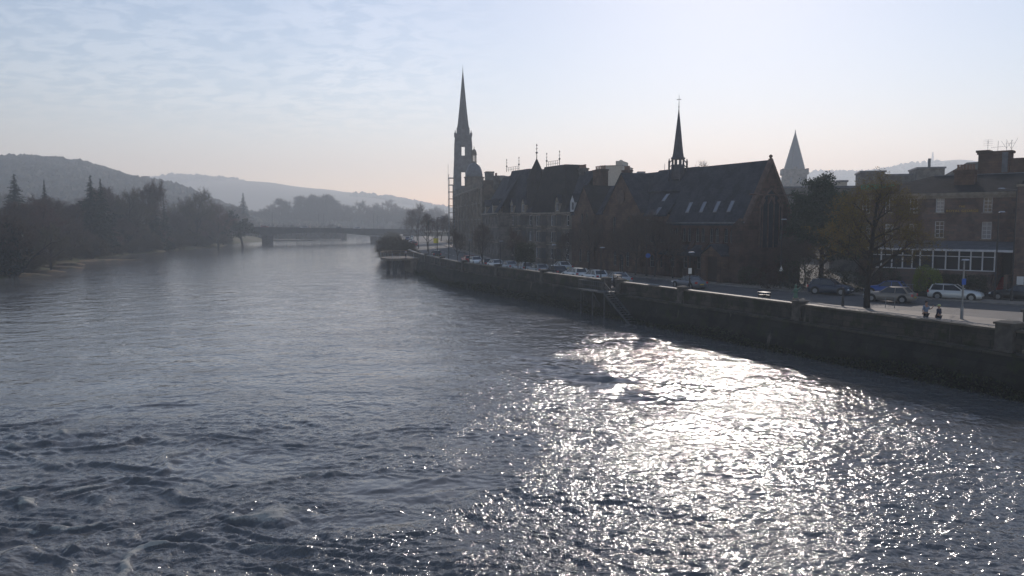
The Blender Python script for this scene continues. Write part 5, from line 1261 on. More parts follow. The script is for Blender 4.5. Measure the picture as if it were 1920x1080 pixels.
# quay trees ---------------------------------------------------------------
def quay_tree(px, ptop, off, label, kind='bare', i=0, wide=1.0, nm='street_tree', zb=None):
    t = solve_t(px, off); p = Wp(t, off, ST-.05); zt = D(px, ptop, p.y).z; return place('street', i, p, zt-ST, label, nm, 'street trees along the quay', wide*1.15)
for a in [(757,385,7.0,'large bare tree on the corner just before the bridge, behind the viewing platform','round',1,.95),
 (783,380,8.5,'tallest bare tree at the far corner of the quay','round',2,.9),(770,405,6,'smaller bare tree between the two tall corner trees','bare',1,1.0),(802,398,6.0,'thin bare tree in the distance along the quay','bare',0,.8),
 (827,398,17,'dark narrow tree on the far pavement below the scaffolding','tall',1,1.0),(842,405,16.6,'dark narrow tree on the far pavement right of the scaffolding','tall',2,1.0),
 (857,412,16.4,'bare tree before the tan domed building','tall',0,.9),(905,415,3.2,'bare street tree by the wall near the dark hatchback','round',0,.7),
 (858,425,3.0,'bare street tree by the wall just left of the small red car','round',1,.7),(972,425,3.2,'bare street tree by the wall in front of the crested terrace','round',2,.7),
 (1060,425,16.5,'bare tree on the far pavement before the grey terrace','round',1,.7),(1104,400,16.5,'brown bare tree before the narrow gabled house','bare',0,.8),
 (1192,395,15.6,'bushy brown tree before the hall gable','round',0,.8),(1228,392,16.2,'bushy brown tree hiding the join of hall and church','round',2,.85),
 (1165,420,16,'slim brown tree left of the bushy one before the hall','bare',2,.8),(1262,420,16.4,'small brown tree left of the church porch','round',1,.7),
 (1480,440,22,'dark bare tree at the foot of the church gable','round',0,1.0),(1510,445,23,'brown bare tree between church gable and pine','round',1,1.0)]:
    quay_tree(a[0], a[1], a[2], a[3], a[4], a[5], a[6])
# clipped dark tree on the wall side
t = solve_t(985, 3.0); p = Wp(t, 3.0, ST); r = thing('clipped_tree', 'dark square clipped tree on the quay pavement in front of the grey terrace', 'tree', p, 0, 'street trees along the quay')
zt = D(985, 456, p.y).z-ST; rn2 = np.random.default_rng(2); Pq = (rn2.random((3500,3))-.5)*np.array([2.6,2.6,2.6])+np.array([0,0,zt-1.3]); Pq += rn2.normal(size=Pq.shape)*.12
V, Fq = leaves(Pq, .16, rn2); npmesh('crown', V, Fq, mBushD, r); MB().tube((0,0,-.1),(0,0,zt-2),.11,.09).build('trunk', mBarkD, r)
# big pine
p = G(1541, 560, ST); p = F1.w(F1.hit(1541, 440, 27)[0], 27, ST); zt = D(1541, 322, p.y).z
r = thing('pine_tree', 'large dark green pine between the church gable and the leafy tree', 'tree', p); h = zt-ST
tree_parts(r, 31, h, 4.3, .28, 'pine', nl=16, kids=5, depth=2, up=.42, first=.22, nlv=150, lsz=.36, mtr=mBarkD)
# near young leaf tree, on the pavement
p = G(1625, 577, ST); zt = D(1650, 318, p.y).z; r = thing('leafy_street_tree', 'large thinly leaved olive brown tree on the near pavement in front of the hotel', 'tree', p)
tree_parts(r, 47, zt-ST, 4.6, .27, 'leafy', nl=11, kids=5, depth=3, up=.55, first=.28, ntw=7, ltw=.45, wtw=.014, nlv=15000, lsz=.115, lm=mLeaf, mtr=mBarkD, lean=(.10,0))
def bush(name, label, p, rx, ry, rz_, n, size, m, seed, group=None, box=False, cat='bush'):
    rn = np.random.default_rng(seed)
    r = thing(name, label, cat, p, F1.rz, group)
    if box: P = (rn.random((n,3))-np.array([.5,.5,0]))*np.array([rx*2,ry*2,rz_])+rn.normal(size=(n,3))*.08
    else:
        a = rn.normal(size=(n,3)); a /= np.linalg.norm(a,axis=1,keepdims=True); k = (.72+.28*rn.random(n)**.5)[:,None]*(1+.12*np.sin(a[:,:1]*6+seed)+.1*np.sin(a[:,1:2]*9))
        P = a*k*np.array([rx,ry,rz_*.55])+np.array([0,0,rz_*.5]); P = P[P[:,2] > .02]
    V, Fq = leaves(P, size, rn); npmesh('foliage', V, Fq, m, r); q = MB()
    for i in range(5): q.tube((0,0,-.05),(rx*.5*cos(i*1.3),ry*.5*sin(i*1.3),rz_*.6),.03,.012,n=4)
    q.build('stem', mBark, r); return r
def atF(px, off, z=ST): return F1.w(F1.hit(px, 440, off)[0], off, z)
q = G(1749, 556, ST); bush('rounded_bush', 'bright yellow green rounded bush behind the white estate car', q+Vector((0,1.3,0)), 1.3, 1.3, 2.7, 6500, .11, mBush, 3)
bush('shrub', 'dark russet shrub at the foot of the bright rounded bush', q+Vector((.25,-.25,0)), .9, .7, 1.25, 2500, .09, mLeafRed, 4)
pa, pb = G(1765, 553, ST)+Vector((0,2.2,0)), G(1872, 560, ST)+Vector((0,2.0,0))
hm = (pa+pb)/2; L_ = (pb-pa).length
r = bush('hedge', 'long dark hedge below the hotel sun lounge, right of the bright bush', hm, L_/2, .6, 2.0, 9000, .12, mBushD, 5, box=True, cat='hedge'); r.rotation_euler = (0,0,math.atan2((pb-pa).y,(pb-pa).x))
for i, (px, py, w, h, m, lab) in enumerate([(1575,548,1.6,2.2,mBushD,'dark shrub behind the dark blue off-roader'),(1545,548,1.5,2.6,mLeafRed,'russet shrub at the left behind the dark off-roader'),(1610,549,1.4,2.0,mBushD,'green shrub left of the leafy tree trunk'),(1640,548,1.5,2.6,mLeafRed,'russet shrub behind the blue hatchback'),(1675,548,1.5,2.4,mBushD,'dark shrub in the hotel garden left of the white cafe fence'),(1500,545,1.8,3.0,mBushD,'dark shrub under the pine tree'),(1450,543,1.6,2.4,mLeafRed,'brown shrub at the foot of the lamp before the church gable'),(1350,528,1.2,1.0,mBush,'low yellow green shrub beside the church porch'),(1415,536,1.8,2.0,mBushD,'dark shrub beneath the church gable corner')]):
    p = G(px, py, ST); bush('garden_shrub', lab, p+Vector((0,1.6,0)), w, w*.8, h, 1800, .13, m, 20+i, 'shrubs along the far pavement')
for i, (px, Z, h, lab) in enumerate([(741,205,6.0,'largest brown twiggy bush on the bank just beyond the viewing platform'),(733,222,4.6,'brown bush left of the largest one by the platform'),(752,196,5.0,'brown bush right against the viewing platform'),(728,214,3.2,'low brown bush overhanging the water beyond the platform')]):
    c = D(px, 418, Z); place('scrub', i%4, Vector((c.x,c.y,.3)), h, lab, 'scrub_bush', 'bushes beside the viewing platform', 1.15, 'bush')
IT = []
for i in range(16): p = Wp(235+i*14, -2.0, .6); IT.append(('scrub', i%4, (p.x,p.y,p.z), rn.uniform(2.5,5), 1.2))
mass('bank_scrub', 'scrub covering the bank slope between the viewing platform and the bridge', IT, mShrub)
rn3 = np.random.default_rng(8); Pw = []
for i in range(16000):                               # weeds and ferns rooted along the foot of the wall
    t = rn3.uniform(-30, 150); q = Wp(t, -.95+rn3.normal()*.18, 0); hh_ = (.35+.9*vnoise(t, 0, 4.0, 3)+.8*max(0, float(vnoise(t, 9, 11, 5))-.55)*3); Pw.append((q.x, q.y, -.1+hh_*rn3.random()))
V, Fq = leaves(np.array(Pw), .17, rn3); tag(npmesh('wall_foot_weeds', V, Fq, mBushD), 'dark weeds and ferns growing along the foot of the river wall', 'weeds', kind='stuff')
c = D(1305, 418, 190); place('round', 2, Vector((c.x,c.y,ST)), D(1305,302,190).z-ST, 'bare tree crown showing above the church ridge right of the fleche', 'bare_tree', None, .55)
for o in list(protos.values()):
    for ch in list(o.children_recursive): bpy.data.objects.remove(ch)
    bpy.data.objects.remove(o)

# ------------------------------------------------------------------ cars (local: +x forward, z up)
def car(label, loc, rz, paint, kind='hatch', L_=4.3, Wd=1.78, Hh=1.48, group=None, name='parked_car'):
    r = thing(name, label, 'car', loc, rz, group); hl = L_/2; hw = Wd/2
    mp_ = mat('car_paint_'+paint[0], paint[1], .28, metal=.25, spec=.6)
    belt = Hh*.64; gb = {'hatch':(-.82,.34,-.62,.02,.05), 'estate':(-.90,.32,-.80,.0,.08), 'suv':(-.86,.36,-.70,.04,.06), 'saloon':(-.62,.34,-.30,.02,.12)}[kind]
    # lower body as lofted sections
    st = [(-1.0,.30,.52,.62,.80),(-.97,.22,.60,belt*.96,.92),(-.86,.19,.62,belt,.98),(-.5,.18,.62,belt+.0,1.0),(0,.18,.62,belt,1.0),(.36,.18,.62,belt,1.0),(.60,.19,.60,belt*.97,.99),(.84,.20,.56,belt*.87,.95),(.95,.22,.5,belt*.76,.88),(1.0,.30,.45,belt*.60,.76)]
    if kind == 'saloon': st[1] = (-.97,.22,.60,belt*.98,.92)
    vs = []
    for x, zb, zm, zt, w in st:
        for y, z in [(0,zb),(w*.86,zb),(w*.98,zb+.12),(w,zm*.8),(w*.985,zm+.02),(w*.93,zt-.05),(w*.80,zt),(0,zt+.02)]: vs.append((x*hl, y*hw, z))
        for y, z in [(w*.80,zt),(w*.93,zt-.05),(w*.985,zm+.02),(w,zm*.8),(w*.98,zb+.12),(w*.86,zb)]: vs.append((x*hl, -y*hw, z))
    k = 14; fs = [(i*k+j, i*k+(j+1)%k, (i+1)*k+(j+1)%k, (i+1)*k+j) for i in range(len(st)-1) for j in range(k)]
    fs = [f[::-1] for f in fs]+[tuple(range(k)), tuple((len(st)-1)*k+j for j in range(k-1,-1,-1))]
    b = MB().add(vs, fs).build('body', mp_, r, smooth=True)
    try:
        b.data.polygons[-1].use_smooth = False; b.data.polygons[-2].use_smooth = False
    except Exception: pass
    xb0, xf0, xb1, xf1, rk = gb; xb0*=hl; xf0*=hl; xb1*=hl; xf1*=hl
    wb = hw*.93; wt = hw*.76; zb = belt-.03; zt = Hh-.05
    g = MB().add([(xb0,-wb,zb),(xf0,-wb*.96,zb),(xf0,wb*.96,zb),(xb0,wb,zb),(xb1,-wt,zt),(xf1,-wt,zt),(xf1,wt,zt),(xb1,wt,zt)], [(0,3,2,1),(4,5,6,7),(0,1,5,4),(1,2,6,5),(2,3,7,6),(3,0,4,7)])
    g.build('windows', mGlass, r)
    xm = (xb1+xf1)/2; rf = MB()
    nn = 5; vs = []
    for i in range(nn+1):
        x = xb1-.06+(xf1-xb1+.1)*i/nn; z = Hh-.055-.05*(2*i/nn-1)**2-(.0)
        for y in (-1,-.8,0,.8,1): vs.append((x, y*wt*1.04, z+.055*(1-y*y)))
    fs = [(i*5+j, (i+1)*5+j, (i+1)*5+j+1, i*5+j+1) for i in range(nn) for j in range(4)]; m_ = len(vs)
    vs += [(x,y,zt-.03) for x,y,z in vs]; fs += [f[::-1] for f in [tuple(m_+q for q in f) for f in fs]]
    bd = [(j, j+1) for j in range(4)]+[(i*5+4,(i+1)*5+4) for i in range(nn)]+[(nn*5+j+1, nn*5+j) for j in range(3,-1,-1)]+[((i+1)*5, i*5) for i in range(nn-1,-1,-1)]
    fs += [(a,a+m_,c+m_,c) for a, c in bd]; rf.add(vs, fs); 
    for s in (-1, 1):
        rf.tube((xf0,s*wb*.97,zb),(xf1,s*wt,zt),.045,n=4); rf.tube((xb0,s*wb,zb),(xb1,s*wt,zt),.08,n=4); rf.tube((xm,s*wb*.99,zb),(xm,s*wt*1.01,zt),.04,n=4)
    rf.build('roof', mp_, r)
    wr_ = .33 if kind != 'suv' else .37
    for x in (-hl*.60, hl*.63):
        for s in (-1, 1):
            y0 = s*(hw-.20); y1 = s*(hw+.012)
            MB().tube((x,s*(hw-.03),wr_+.02),(x,s*(hw+.006),wr_+.02),wr_+.075,n=18).build('wheel_arch', mBlk, r)
            w = MB().tube((x,y0,wr_),(x,y1,wr_),wr_,n=18).build('wheel', mTyre, r); MB().tube((x,s*(hw-.02),wr_),(x,s*(hw+.025),wr_),wr_*.64,n=12).build('rim', mRim, w)
    for s in (-1, 1):
        MB().frust(hl*.93,s*hw*.70,.56,.70,.13,.17,.07,.14).build('headlight', mHL, r)
        zt_ = belt*.82; MB().frust(-hl*.965,s*hw*.80,zt_-.12,zt_+.10,.07,.15,.06,.13).build('tail_light', mTL, r)
        MB().frust(xf0-.12,s*(hw+.06),belt-.02,belt+.12,.05,.09,.04,.07).build('door_mirror', mp_, r)
    MB().box(hl*.99,hl*1.008,-hw*.62,hw*.62,.28,.44).build('grille', mBlk, r)
    MB().box(-hl*1.012,-hl*1.0,-.26,.26,.48,.59).build('number_plate', mat('plate_yellow', (.6,.45,.06), .5), r); MB().box(hl*1.008,hl*1.015,-.26,.26,.45,.55).build('number_plate', mSignW, r)
    return r
PAINT = dict(white=(.62,.63,.62), silver=(.33,.35,.37), grey=(.12,.13,.15), dark=(.02,.024,.03), navy=(.025,.04,.07), blue=(.02,.07,.28), beige=(.26,.23,.20), red=(.35,.02,.02), black=(.008,.009,.011))
PN = lambda c: (c, PAINT[c])
def street_rz(t): p, n, d = wall_at(t); return math.atan2(d.y, d.x)
# nearer cars
def pcar(px, off, label, c, kind, facing=1, **k):
    t = solve_t(px, off); p = Wp(t, off, ROAD+.004); a = street_rz(t)+(0 if facing > 0 else pi); return car(label, p, a, PN(c), kind, **k)
def gcar(px, py, label, c, kind, ang, **k): p = G(px, py, ROAD+.004); return car(label, (p.x,p.y,ROAD+.004), ang, PN(c), kind, **k)
kr = math.atan2(-.62, .78)
gcar(1791, 562, 'white estate car parked at the far kerb in front of the hotel bush', 'white', 'estate', kr, L_=4.55)
gcar(1905, 563, 'black car cut by the right edge, parked at the far kerb', 'black', 'hatch', kr+pi, L_=4.4)
gcar(1557, 552, 'dark blue off-roader driving right on the road before the pine', 'navy', 'suv', -.70, L_=4.2, Hh=1.62, name='moving_car')
gcar(1662, 553, 'bright blue hatchback parked behind the beige car', 'blue', 'hatch', kr+pi, L_=4.0)
gcar(1668, 566, 'beige hatchback with red tail light, driving left past the leafy tree trunk', 'beige', 'hatch', 2.42, L_=4.3, Hh=1.45, name='moving_car')
gcar(1292, 540, 'grey car driving left in front of the church with the sun glinting on its roof', 'grey', 'saloon', street_rz(38), L_=4.5, Hh=1.42, name='moving_car')
row = [(1157,'silver saloon at the near end of the parked row, beside the river steps','silver','saloon',1),(1114,'white hatchback with red tail light, second from the near end of the parked row','white','hatch',1),
 (1077,'white estate car with a dark window, third from the near end of the parked row','white','estate',1),(1041,'dark hatchback in the parked row behind the wall pillar','dark','hatch',1),(1008,'silver hatchback just left of the dark one in the parked row','silver','hatch',1),
 (979,'silver estate car in the middle of the parked row by the clipped tree','silver','estate',1),(954,'grey saloon with a faint red tail light in the parked row','silver','saloon',1),(931,'small white saloon near the far end of the parked row','white','saloon',-1),
 (912,'dark small hatchback between two white cars at the far end of the parked row','dark','hatch',1),(893,'white hatchback at the far end of the parked row','white','hatch',-1),(877,'small red car, last in the parked row','red','hatch',1)]
for px, lab, c, kd_, fc in row: pcar(px, 5.3, lab, c, kd_, fc, group='cars parked along the quay')
pcar(1053, 11.8, 'white car with a bright red tail light on the far side of the street', 'white', 'saloon', 1)
pcar(818, 4.6, 'small dark car parked behind the far end of the parapet', 'dark', 'hatch', 1)
for px, off, lab, c, kd_ in ((752,4.6,'blue van-like car parked at the far corner beyond the platform','blue','suv'),(755,7,'white car right of the blue one beyond the platform','white','hatch'),(771,4.6,'dark red car parked closest behind the viewing platform','red','suv'),(764,4.6,'silver car behind the dark red one','silver','estate'),(777,5,'white car at the foot of the far corner trees','white','hatch'),(800,7,'distant white car on the quay road','white','hatch'),(806,8.6,'distant pale car beside the distant white one','silver','hatch'),(811,6,'distant red car far down the quay road','red','hatch')):
    t = {752:300,755:330,771:215,764:232,777:262,800:520,806:545,811:500}[px]; p = Wp(t, off, ROAD+.004); car(lab, p, street_rz(t), PN(c), kd_, group='cars at the far end of the quay')
for i, (px, lab, c) in enumerate([(497,'red lit car crossing the left part of the road bridge','red'),(569,'silver car crossing the middle of the road bridge','silver'),(637,'dark car crossing the right half of the road bridge','dark'),(668,'white car crossing the road bridge nearest the right pier','white'),(428,'white car at the left end of the road bridge','white')]):
    x = fb.hit(px, 428, 3)[0]; q = fb.w(x, 3, zd(x)-.94); car(lab, q, fb.rz+(pi if i%2 else 0), PN(c), 'suv' if i%2 else 'hatch', group='cars crossing the road bridge', Hh=1.7, name='moving_car')
# ------------------------------------------------------------------ lamps, signs, bins, railings
def lamp(px, pbase_off, ptop, label, arm=.5, name='street_lamp', loc=None, group='street lamps on the quay', dbl=False, side=1, m=None):
    if loc is None: t = solve_t(px, pbase_off); loc = Wp(t, pbase_off, ST-.02); a = street_rz(t)-pi/2
    else: a = F1.rz+pi/2
    zt = D(px, ptop, loc.y).z-loc.z
    r = thing(name, label, 'lamp', loc, a, group)
    MB().lathe(0,0,[(.11,0),(.11,.9),(.07,.95),(.055,zt-.1)],8).build('post', m or mIron, r)
    h = MB()
    for s in ((1,-1) if dbl else (side,)):
        h.tube((0,0,zt-.12),(s*arm,0,zt),.035,n=5)
    h.build('arm', m or mIron, r)
    for s in ((1,-1) if dbl else (side,)):
        MB().frust(s*(arm+.15),0,zt-.05,zt+.05,.30,.16,.22,.10).build('lamp_head', mLampHead, r)
    return r
lamp(1803, 0, 487, 'short grey lamp post with a blue sign, beside the two people on the near pavement', .0, loc=G(1803,598,ST), m=mSteel)
lamp(1872, 0, 397, 'tall black lamp post in front of the hotel doorway', .3, loc=G(1872,563,ST)+Vector((0,.6,0)))
lamp(1463, 0, 411, 'tall black lamp post before the church gable with a small white sign', .1, loc=G(1463,541,ST))
lamp(1294, 2.6, 473, 'short lamp post beside the grey moving car, carrying a white sign', .0)
lamp(1212, 16, 412, 'tall lamp post before the hall gable', .1)
for px, pt, lab in ((1127,464,'short lamp post beside the second nearest parked car'),(1037,459,'short lamp post behind the dark parked hatchback'),(938,452,'short lamp post beside the small white saloon'),(880,450,'short lamp post beside the last cars of the parked row')):
    lamp(px, 2.6, pt, lab, .0)
lamp(1898, 16, 354, 'tall lamp whose flat head crosses the stone wing at the upper right', 2.0, loc=G(1965,575,ST)+Vector((0,5,0)), side=-1)
for px, off, pt, lab in ((804,3.0,413,'tall dark lamp column at the bend where the parapet starts'),(785,4.5,411,'tall lamp column left of the bend'),(763,5,403,'lamp column among the corner trees'),(820,3.0,407,'tall lamp column right of the bend'),(876,16,411,'tall lamp column on the far pavement before the domed building'),(841,2.6,447,'short lamp post near the small dark car'),(816,16,408,'distant lamp column under the far trees')):
    lamp(px, off, pt, lab, .8 if off < 6 and pt < 420 else .0)
for px, pt in ((511,398),(598,401),(607.5,401),(701,400),(707.5,402)):
    x = fb.hit(px, 428, 1 if px in (511,598,701) else 11)[0]; q = fb.w(x, 1 if px in (511,598,701) else 11, zd(x)-1)
    lamp(px, 0, pt, {511:'thin lamp column on the left part of the road bridge',598:'left one of the two close lamp columns on the bridge',607.5:'right one of the two close lamp columns on the bridge',701:'left one of two lamp columns above the right pier',707.5:'right one of two lamp columns above the right pier'}[px], .7, loc=q, group='lamp columns on the road bridge')
def post_sign(px, off, h, label, m, shape='rect', w=.4, hh=.5, loc=None, zs=None):
    if loc is None: t = solve_t(px, off); loc = Wp(t, off, ST-.02)
    r = thing('sign_post', label, 'sign', loc, math.atan2(-loc[0], loc[1])*0); MB().tube((0,0,0),(0,0,h),.035,n=6).build('post', mIron, r)
    if shape == 'round': MB().tube((0,-.05,h-.2),(0,-.02,h-.2),w,n=16).build('sign_face', m, r)
    else: MB().box(-w/2,w/2,-.06,-.03,h-hh,h).build('sign_face', m, r)
    return r
p = G(1803, 530, ST)
q = MB().box(-.15,.15,-.10,-.07,2.55,3.0).build('blue_sign', mBlue); lp = G(1803,598,ST); q.location = lp; tag(q, 'small blue sign fixed to the lamp post beside the two people', 'sign')
lp = Wp(solve_t(1294,2.6),2.6,ST); q = MB().box(-.16,.16,-.10,-.07,2.2,2.75).build('white_sign', mSignW); q.location = lp; tag(q, 'small white sign on the lamp post by the grey moving car', 'sign')
lp = G(1463,541,ST); q = MB().prism([(-.22,1.9),(.22,1.9),(0,2.5)], -.16,-.12).build('white_sign', mSignW); q.location = lp; tag(q, 'small triangular white sign on the tall lamp before the church gable', 'sign')
post_sign(1215, 15.6, 3.0, 'round blue sign on a post before the hall', mBlue, 'round', .32)
post_sign(817.5, 3.6, 3.6, 'yellow sign on a post by the road at the bend', mYel, 'rect', 1.1, 1.1, loc=Wp(solve_t(817.5,6),6,ST))
# bollard, bin, cycle stand, planter figure, benches
lp = G(1580, 574, ST); r = thing('bollard', 'slim black bollard post on the near pavement right of the dark off-roader', 'bollard', lp); MB().lathe(0,0,[(.12,0),(.12,.5),(.09,.52),(.075,1.45),(.1,1.5),(.05,1.58)],10).build('post', mIron, r)
lp = Wp(solve_t(1435, 1.6), 1.6, ST); r = thing('litter_bin', 'dark double litter bin with a pale top behind the river wall', 'bin', lp, F1.rz); MB().box(-.42,.42,-.3,.3,.08,1.12).box(-.36,.36,-.24,.24,0,.08).build('bin_body', mBlk, r); MB().box(-.46,.46,-.34,.34,1.30,1.36).build('lid', mBlk, r); q = MB()
for x in (-.4,.4):
    for y in (-.28,.28): q.tube((x,y,1.12),(x,y,1.3),.03,n=4)
q.build('lid_supports', mBlk, r)
lp = Wp(solve_t(1158, 2.2), 2.2, ST); r = copy_tree(r); r.name = 'litter_bin'; r.location = lp; r['label'] = 'dark litter bin behind the gate of the river steps'
a, b = G(1660, 577, ST), G(1677, 578, ST); r = thing('cycle_stand', 'square steel cycle stand on the near pavement beside the beige hatchback', 'cycle stand', a); d_ = b-a
MB().tube((0,0,0),(0,0,.95),.03).tube(d_,d_+Vector((0,0,.95)),.03).tube((0,0,.95),d_+Vector((0,0,.95)),.03).build('hoop', mSteel, r)
tt = solve_t(1494, 1.0); lp = Wp(tt, 1.0, ST); r = thing('drinking_fountain', 'small green bronze figure on a plinth behind the wall pillar left of the bollard', 'statue', lp)
MB().lathe(0,0,[(.3,0),(.3,.12),(.2,.18),(.18,1.1),(.26,1.18),(.26,1.24)],8).build('plinth', mDress, r)
MB().lathe(0,0,[(.16,1.24),(.18,1.4),(.13,1.62),(.2,1.8),(.16,1.95),(.06,2.02),(.1,2.1),(.11,2.2),(.05,2.3)],10).tube((.1,0,1.85),(.42,.05,2.1),.05,.03,n=6).tube((-.1,0,1.85),(-.3,.05,1.6),.05,.03,n=6).build('figure', mat('verdigris', (.08,.16,.12), .6), r)
for px, off, lab in ((1425, 1.4, 'bench'),): pass
# garden railings along the far pavement
def railing(pxa, pxb, py_a, py_b, label, h=1.0, m=None, cat='railing', step=.16, name='garden_railing', back=.35):
    a = G(pxa, py_a, ST)+Vector((0,back,0)); b = G(pxb, py_b, ST)+Vector((0,back,0)); a.z = b.z = ST; d = b-a; n = int(d.length/step); r = thing(name, label, cat, a); q = MB()
    for i in range(n+1): p_ = d*(i/n); q.tube(p_, p_+Vector((0,0,h)), .013, n=3)
    q.build('bars', m or mIron, r); q = MB().tube(Vector((0,0,.12)), d+Vector((0,0,.12)), .025, n=4).tube(Vector((0,0,h-.1)), d+Vector((0,0,h-.1)), .03, n=4)
    q.build('rails', m or mIron, r); return r
railing(1490, 1640, 545, 548, 'dark iron railing behind the off-roader and the blue car', 1.1, name='iron_railing', back=3.0)
railing(1690, 1735, 555, 557, 'pale cafe fence left of the bright rounded bush', 1.15, mSteel, 'fence', .22, 'cafe_fence', back=2.0)
railing(1768, 1862, 560, 566, 'dark low railing behind the white estate car', 1.0, back=2.0)
r = thing('garden_wall', 'low dark stone wall along the garden of the hotel behind the parked cars', 'wall', G(1690,556,ST)+Vector((0,2.2,0)))
d_ = G(1862,566,ST)-G(1690,556,ST); nn_ = Vector((-d_.y,d_.x,0)).normalized()*.3
MB().add([(0,0,-.1),tuple(d_+Vector((0,0,-.1))),tuple(d_+nn_+Vector((0,0,-.1))),tuple(nn_+Vector((0,0,-.1))),(0,0,.45),tuple(d_+Vector((0,0,.45))),tuple(d_+nn_+Vector((0,0,.45))),tuple(nn_+Vector((0,0,.45)))], [(0,3,2,1),(4,5,6,7),(0,1,5,4),(1,2,6,5),(2,3,7,6),(3,0,4,7)]).build('stonework', mWall, r)
# grass verge by the railing at the right edge
q = MB(); 
for t in range(-20, -1, 2): q.add([Wp(t,.5,ST+.005),Wp(t+2,.5,ST+.005),Wp(t+2,1.8,ST+.005),Wp(t,1.8,ST+.005)], [(0,3,2,1)])
tag(q.build('grass_verge', mat('verge_grass', (.10,.13,.03), .9, noise=.4, nscale=3)), kind='structure')
# dark backing blocks of the town behind the front row (real buildings seen between roofs)
# ------------------------------------------------------------------ people
def skin(name, pts, edges, m, parent, sub=1, root=0):
    me = bpy.data.meshes.new(name); me.from_pydata([p for p, _ in pts], edges, []); o = bpy.data.objects.new(name, me); SC.collection.objects.link(o)
    o.modifiers.new('s', 'SKIN'); sv = me.skin_vertices[0].data if me.skin_vertices else None
    if sv is None:
        bpy.context.view_layer.objects.active = o; o.select_set(True); bpy.ops.mesh.customdata_skin_add(); sv = me.skin_vertices[0].data
    for i, (_, rad) in enumerate(pts): sv[i].radius = (rad if isinstance(rad, tuple) else (rad, rad)); 
    sv[root].use_root = True
    o.modifiers.new('u', 'SUBSURF').levels = sub; o.modifiers['u'].render_levels = sub
    dg = bpy.context.evaluated_depsgraph_get(); m2 = bpy.data.meshes.new_from_object(o.evaluated_get(dg)); bpy.data.objects.remove(o)
    for p in m2.polygons: p.use_smooth = True
    m2.materials.clear(); m2.materials.append(m); o = bpy.data.objects.new(name, m2); SC.collection.objects.link(o); o.parent = parent; return o
mSkin = mat('skin', (.35,.20,.14), .55); mHair = mat('dark_hair', (.03,.022,.018), .8)
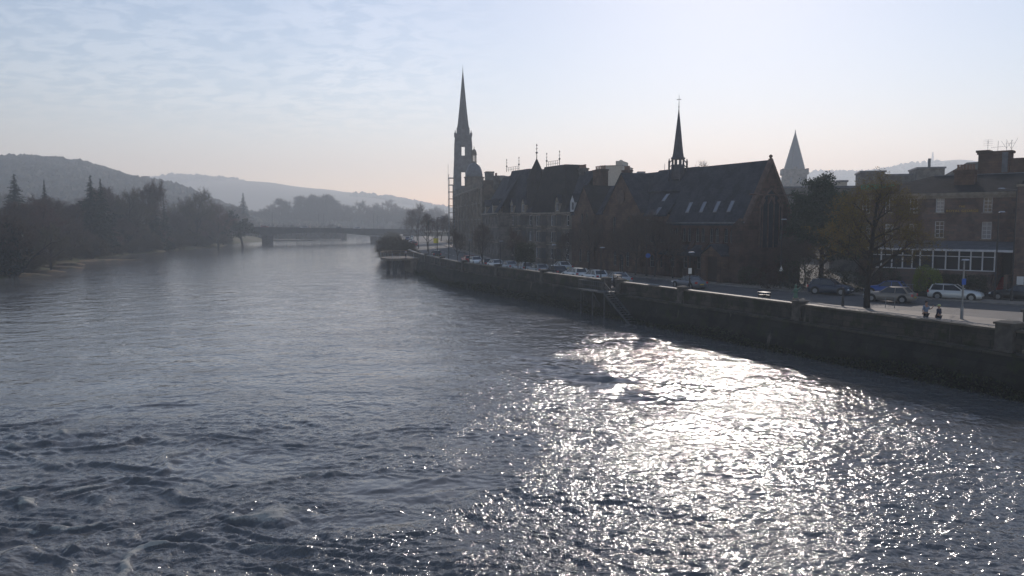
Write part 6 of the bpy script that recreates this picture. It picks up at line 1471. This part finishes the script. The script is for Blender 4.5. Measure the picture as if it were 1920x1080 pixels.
def person(label, loc, rz, top, bottom, shoes, arm_up=False, cap=None, h=1.75, hold=False):
    r = thing('person', label, 'person', loc, rz); s = h/1.75
    V = lambda x,y,z: (x*s, y*s, z*s)
    J = [ (V(0,0,.94),(.15,.10)), (V(0,0,1.18),(.13,.09)), (V(0,0,1.40),(.15,.09)), (V(0,0,1.50),.055), (V(0,-.01,1.58),(.075,.085)), (V(0,-.02,1.68),(.078,.09)), (V(0,-.01,1.73),.05),
      (V(.10,0,.88),.085),(V(.11,-.02,.50),.055),(V(.12,.02,.09),.036),(V(.12,-.12,.04),.03),
      (V(-.10,0,.88),.085),(V(-.11,.03,.50),.055),(V(-.12,.08,.09),.036),(V(-.12,-.06,.04),.03),
      (V(.18,0,1.42),.05)]
    E = [(0,1),(1,2),(2,3),(3,4),(4,5),(5,6),(0,7),(7,8),(8,9),(9,10),(0,11),(11,12),(12,13),(13,14),(2,15)]
    def arm(sx, pts):
        b = len(J); J.append((V(sx*.18,0,1.42),.05)); E.append((2,b)); last = b
        for p, q in pts: J.append((V(*p), q)); E.append((last, len(J)-1)); last = len(J)-1
        return last, pts[-1][0]
    J.pop(); E.pop()
    A = []
    if arm_up: A.append(arm(1, [((.26,-.02,1.17),.040),((.44,-.10,1.30),.030),((.48,-.11,1.38),.024)]))
    else: A.append(arm(1, [((.23,.02,1.13),.040),((.25,-.08,.90),.030),((.25,-.10,.83),.024)]))
    A.append(arm(-1, [((-.24,.03,1.13),.040),((-.27,-.06,.90),.030),((-.27,-.08,.83),.024)]))
    for k, (last, e) in enumerate(A):
        up = 1 if (arm_up and k == 0) else -1
        for j, (dx, dz) in enumerate([(-.03,.075),(-.012,.09),(.008,.085),(.026,.07),(-.05,.035)]):
            b = len(J); J.append((V(e[0]+dx*.6, e[1]-.01, e[2]+up*dz*.55), .010)); J.append((V(e[0]+dx, e[1]-.025, e[2]+up*dz), .008)); E.extend([(last,b),(b,b+1)])
    skin('body', J, E, mSkin, r)
    # face details
    q = MB().lathe(0,0,[(.0,0),(.014,.012),(.006,.035)],6); nose = q.build('nose', mSkin, r); nose.location = V(0,-.115,1.60)
    q = MB().box(-.035,-.018,-.008,.0,0,.012).box(.018,.035,-.008,0,0,.012).build('eyes', mBlk, r); q.location = V(0,-.098,1.645)
    q = MB().box(-.022,.022,-.006,0,0,.008).build('mouth', mat('lips', (.25,.09,.08), .5), r); q.location = V(0,-.098,1.568)
    hair = MB().lathe(0,0,[(.086,0),(.100,.05),(.09,.10),(.05,.13),(.0,.14)],12).build('hair', mHair if not cap else cap, r, smooth=True); hair.location = V(0,.012,1.635)
    if cap: MB().box(-.07,.07,-.17,-.06,.02,.035).build('cap_peak', cap, hair)
    T = [(V(0,0,.93),(.165,.125)),(V(0,0,1.18),(.155,.115)),(V(0,0,1.40),(.17,.11)),(V(0,0,1.49),.07)]; TE = [(0,1),(1,2),(2,3)]
    for sx, el in ((1, (.26,-.02,1.17) if arm_up else (.23,.02,1.13)), (-1, (-.24,.03,1.13))):
        b = len(T); T += [(V(sx*.18,0,1.42),.062),(V(*el),.052)]; TE += [(2,b),(b,b+1)]
        if not hold:
            w_ = (.40,-.08,1.27) if (arm_up and sx == 1) else (sx*.255,-.06,.92); T.append((V(*w_),.040)); TE.append((b+1,b+2))
    skin('top', T, TE, top, r)
    B = [(V(0,0,.92),(.165,.125)),(V(.10,0,.85),.10),(V(.11,-.02,.52),.075),(V(-.10,0,.85),.10),(V(-.11,.03,.52),.075)]; BE = [(0,1),(1,2),(0,3),(3,4)]
    if not hold: B += [(V(.12,.02,.12),.05),(V(-.12,.08,.12),.05)]; BE += [(2,5),(4,6)]
    skin('trousers' if not hold else 'shorts', B, BE, bottom, r)
    for x, y in ((.12,-.05),(-.12,.01)): MB().frust(x*s,y*s,0,.09*s,.05*s,.13*s,.04*s,.09*s).build('shoe', shoes, r)
    return r
pm = G(1735, 613, ST); person('man in a light blue shirt and dark shorts raising one hand', (pm.x, pm.y, ST), .3, mat('light_blue_shirt', (.18,.24,.34), .8), mat('dark_shorts', (.015,.015,.02), .8), mSignW, arm_up=True, h=1.78, hold=True)
p2 = G(1759, 615, ST); person('smaller person in a dark blue top with a pale yellow cap, right of the man', (p2.x, p2.y, ST), -2.6, mat('navy_top', (.015,.02,.05), .8), mat('navy_trousers', (.012,.014,.022), .8), mBlk, cap=mat('pale_yellow_cap', (.5,.52,.25), .7), h=1.6)
for px, py, lab, m in ((766, 484, 'person sitting at the viewing platform', mat('white_top', (.4,.4,.45), .8)),):
    t = solve_t(766, -2); q = Wp(t, -2.5, ST+.02); person('distant person in a pale top standing on the viewing platform', (q.x, q.y, ST+.02), .5, m, MAT['dark_shorts'], mBlk)
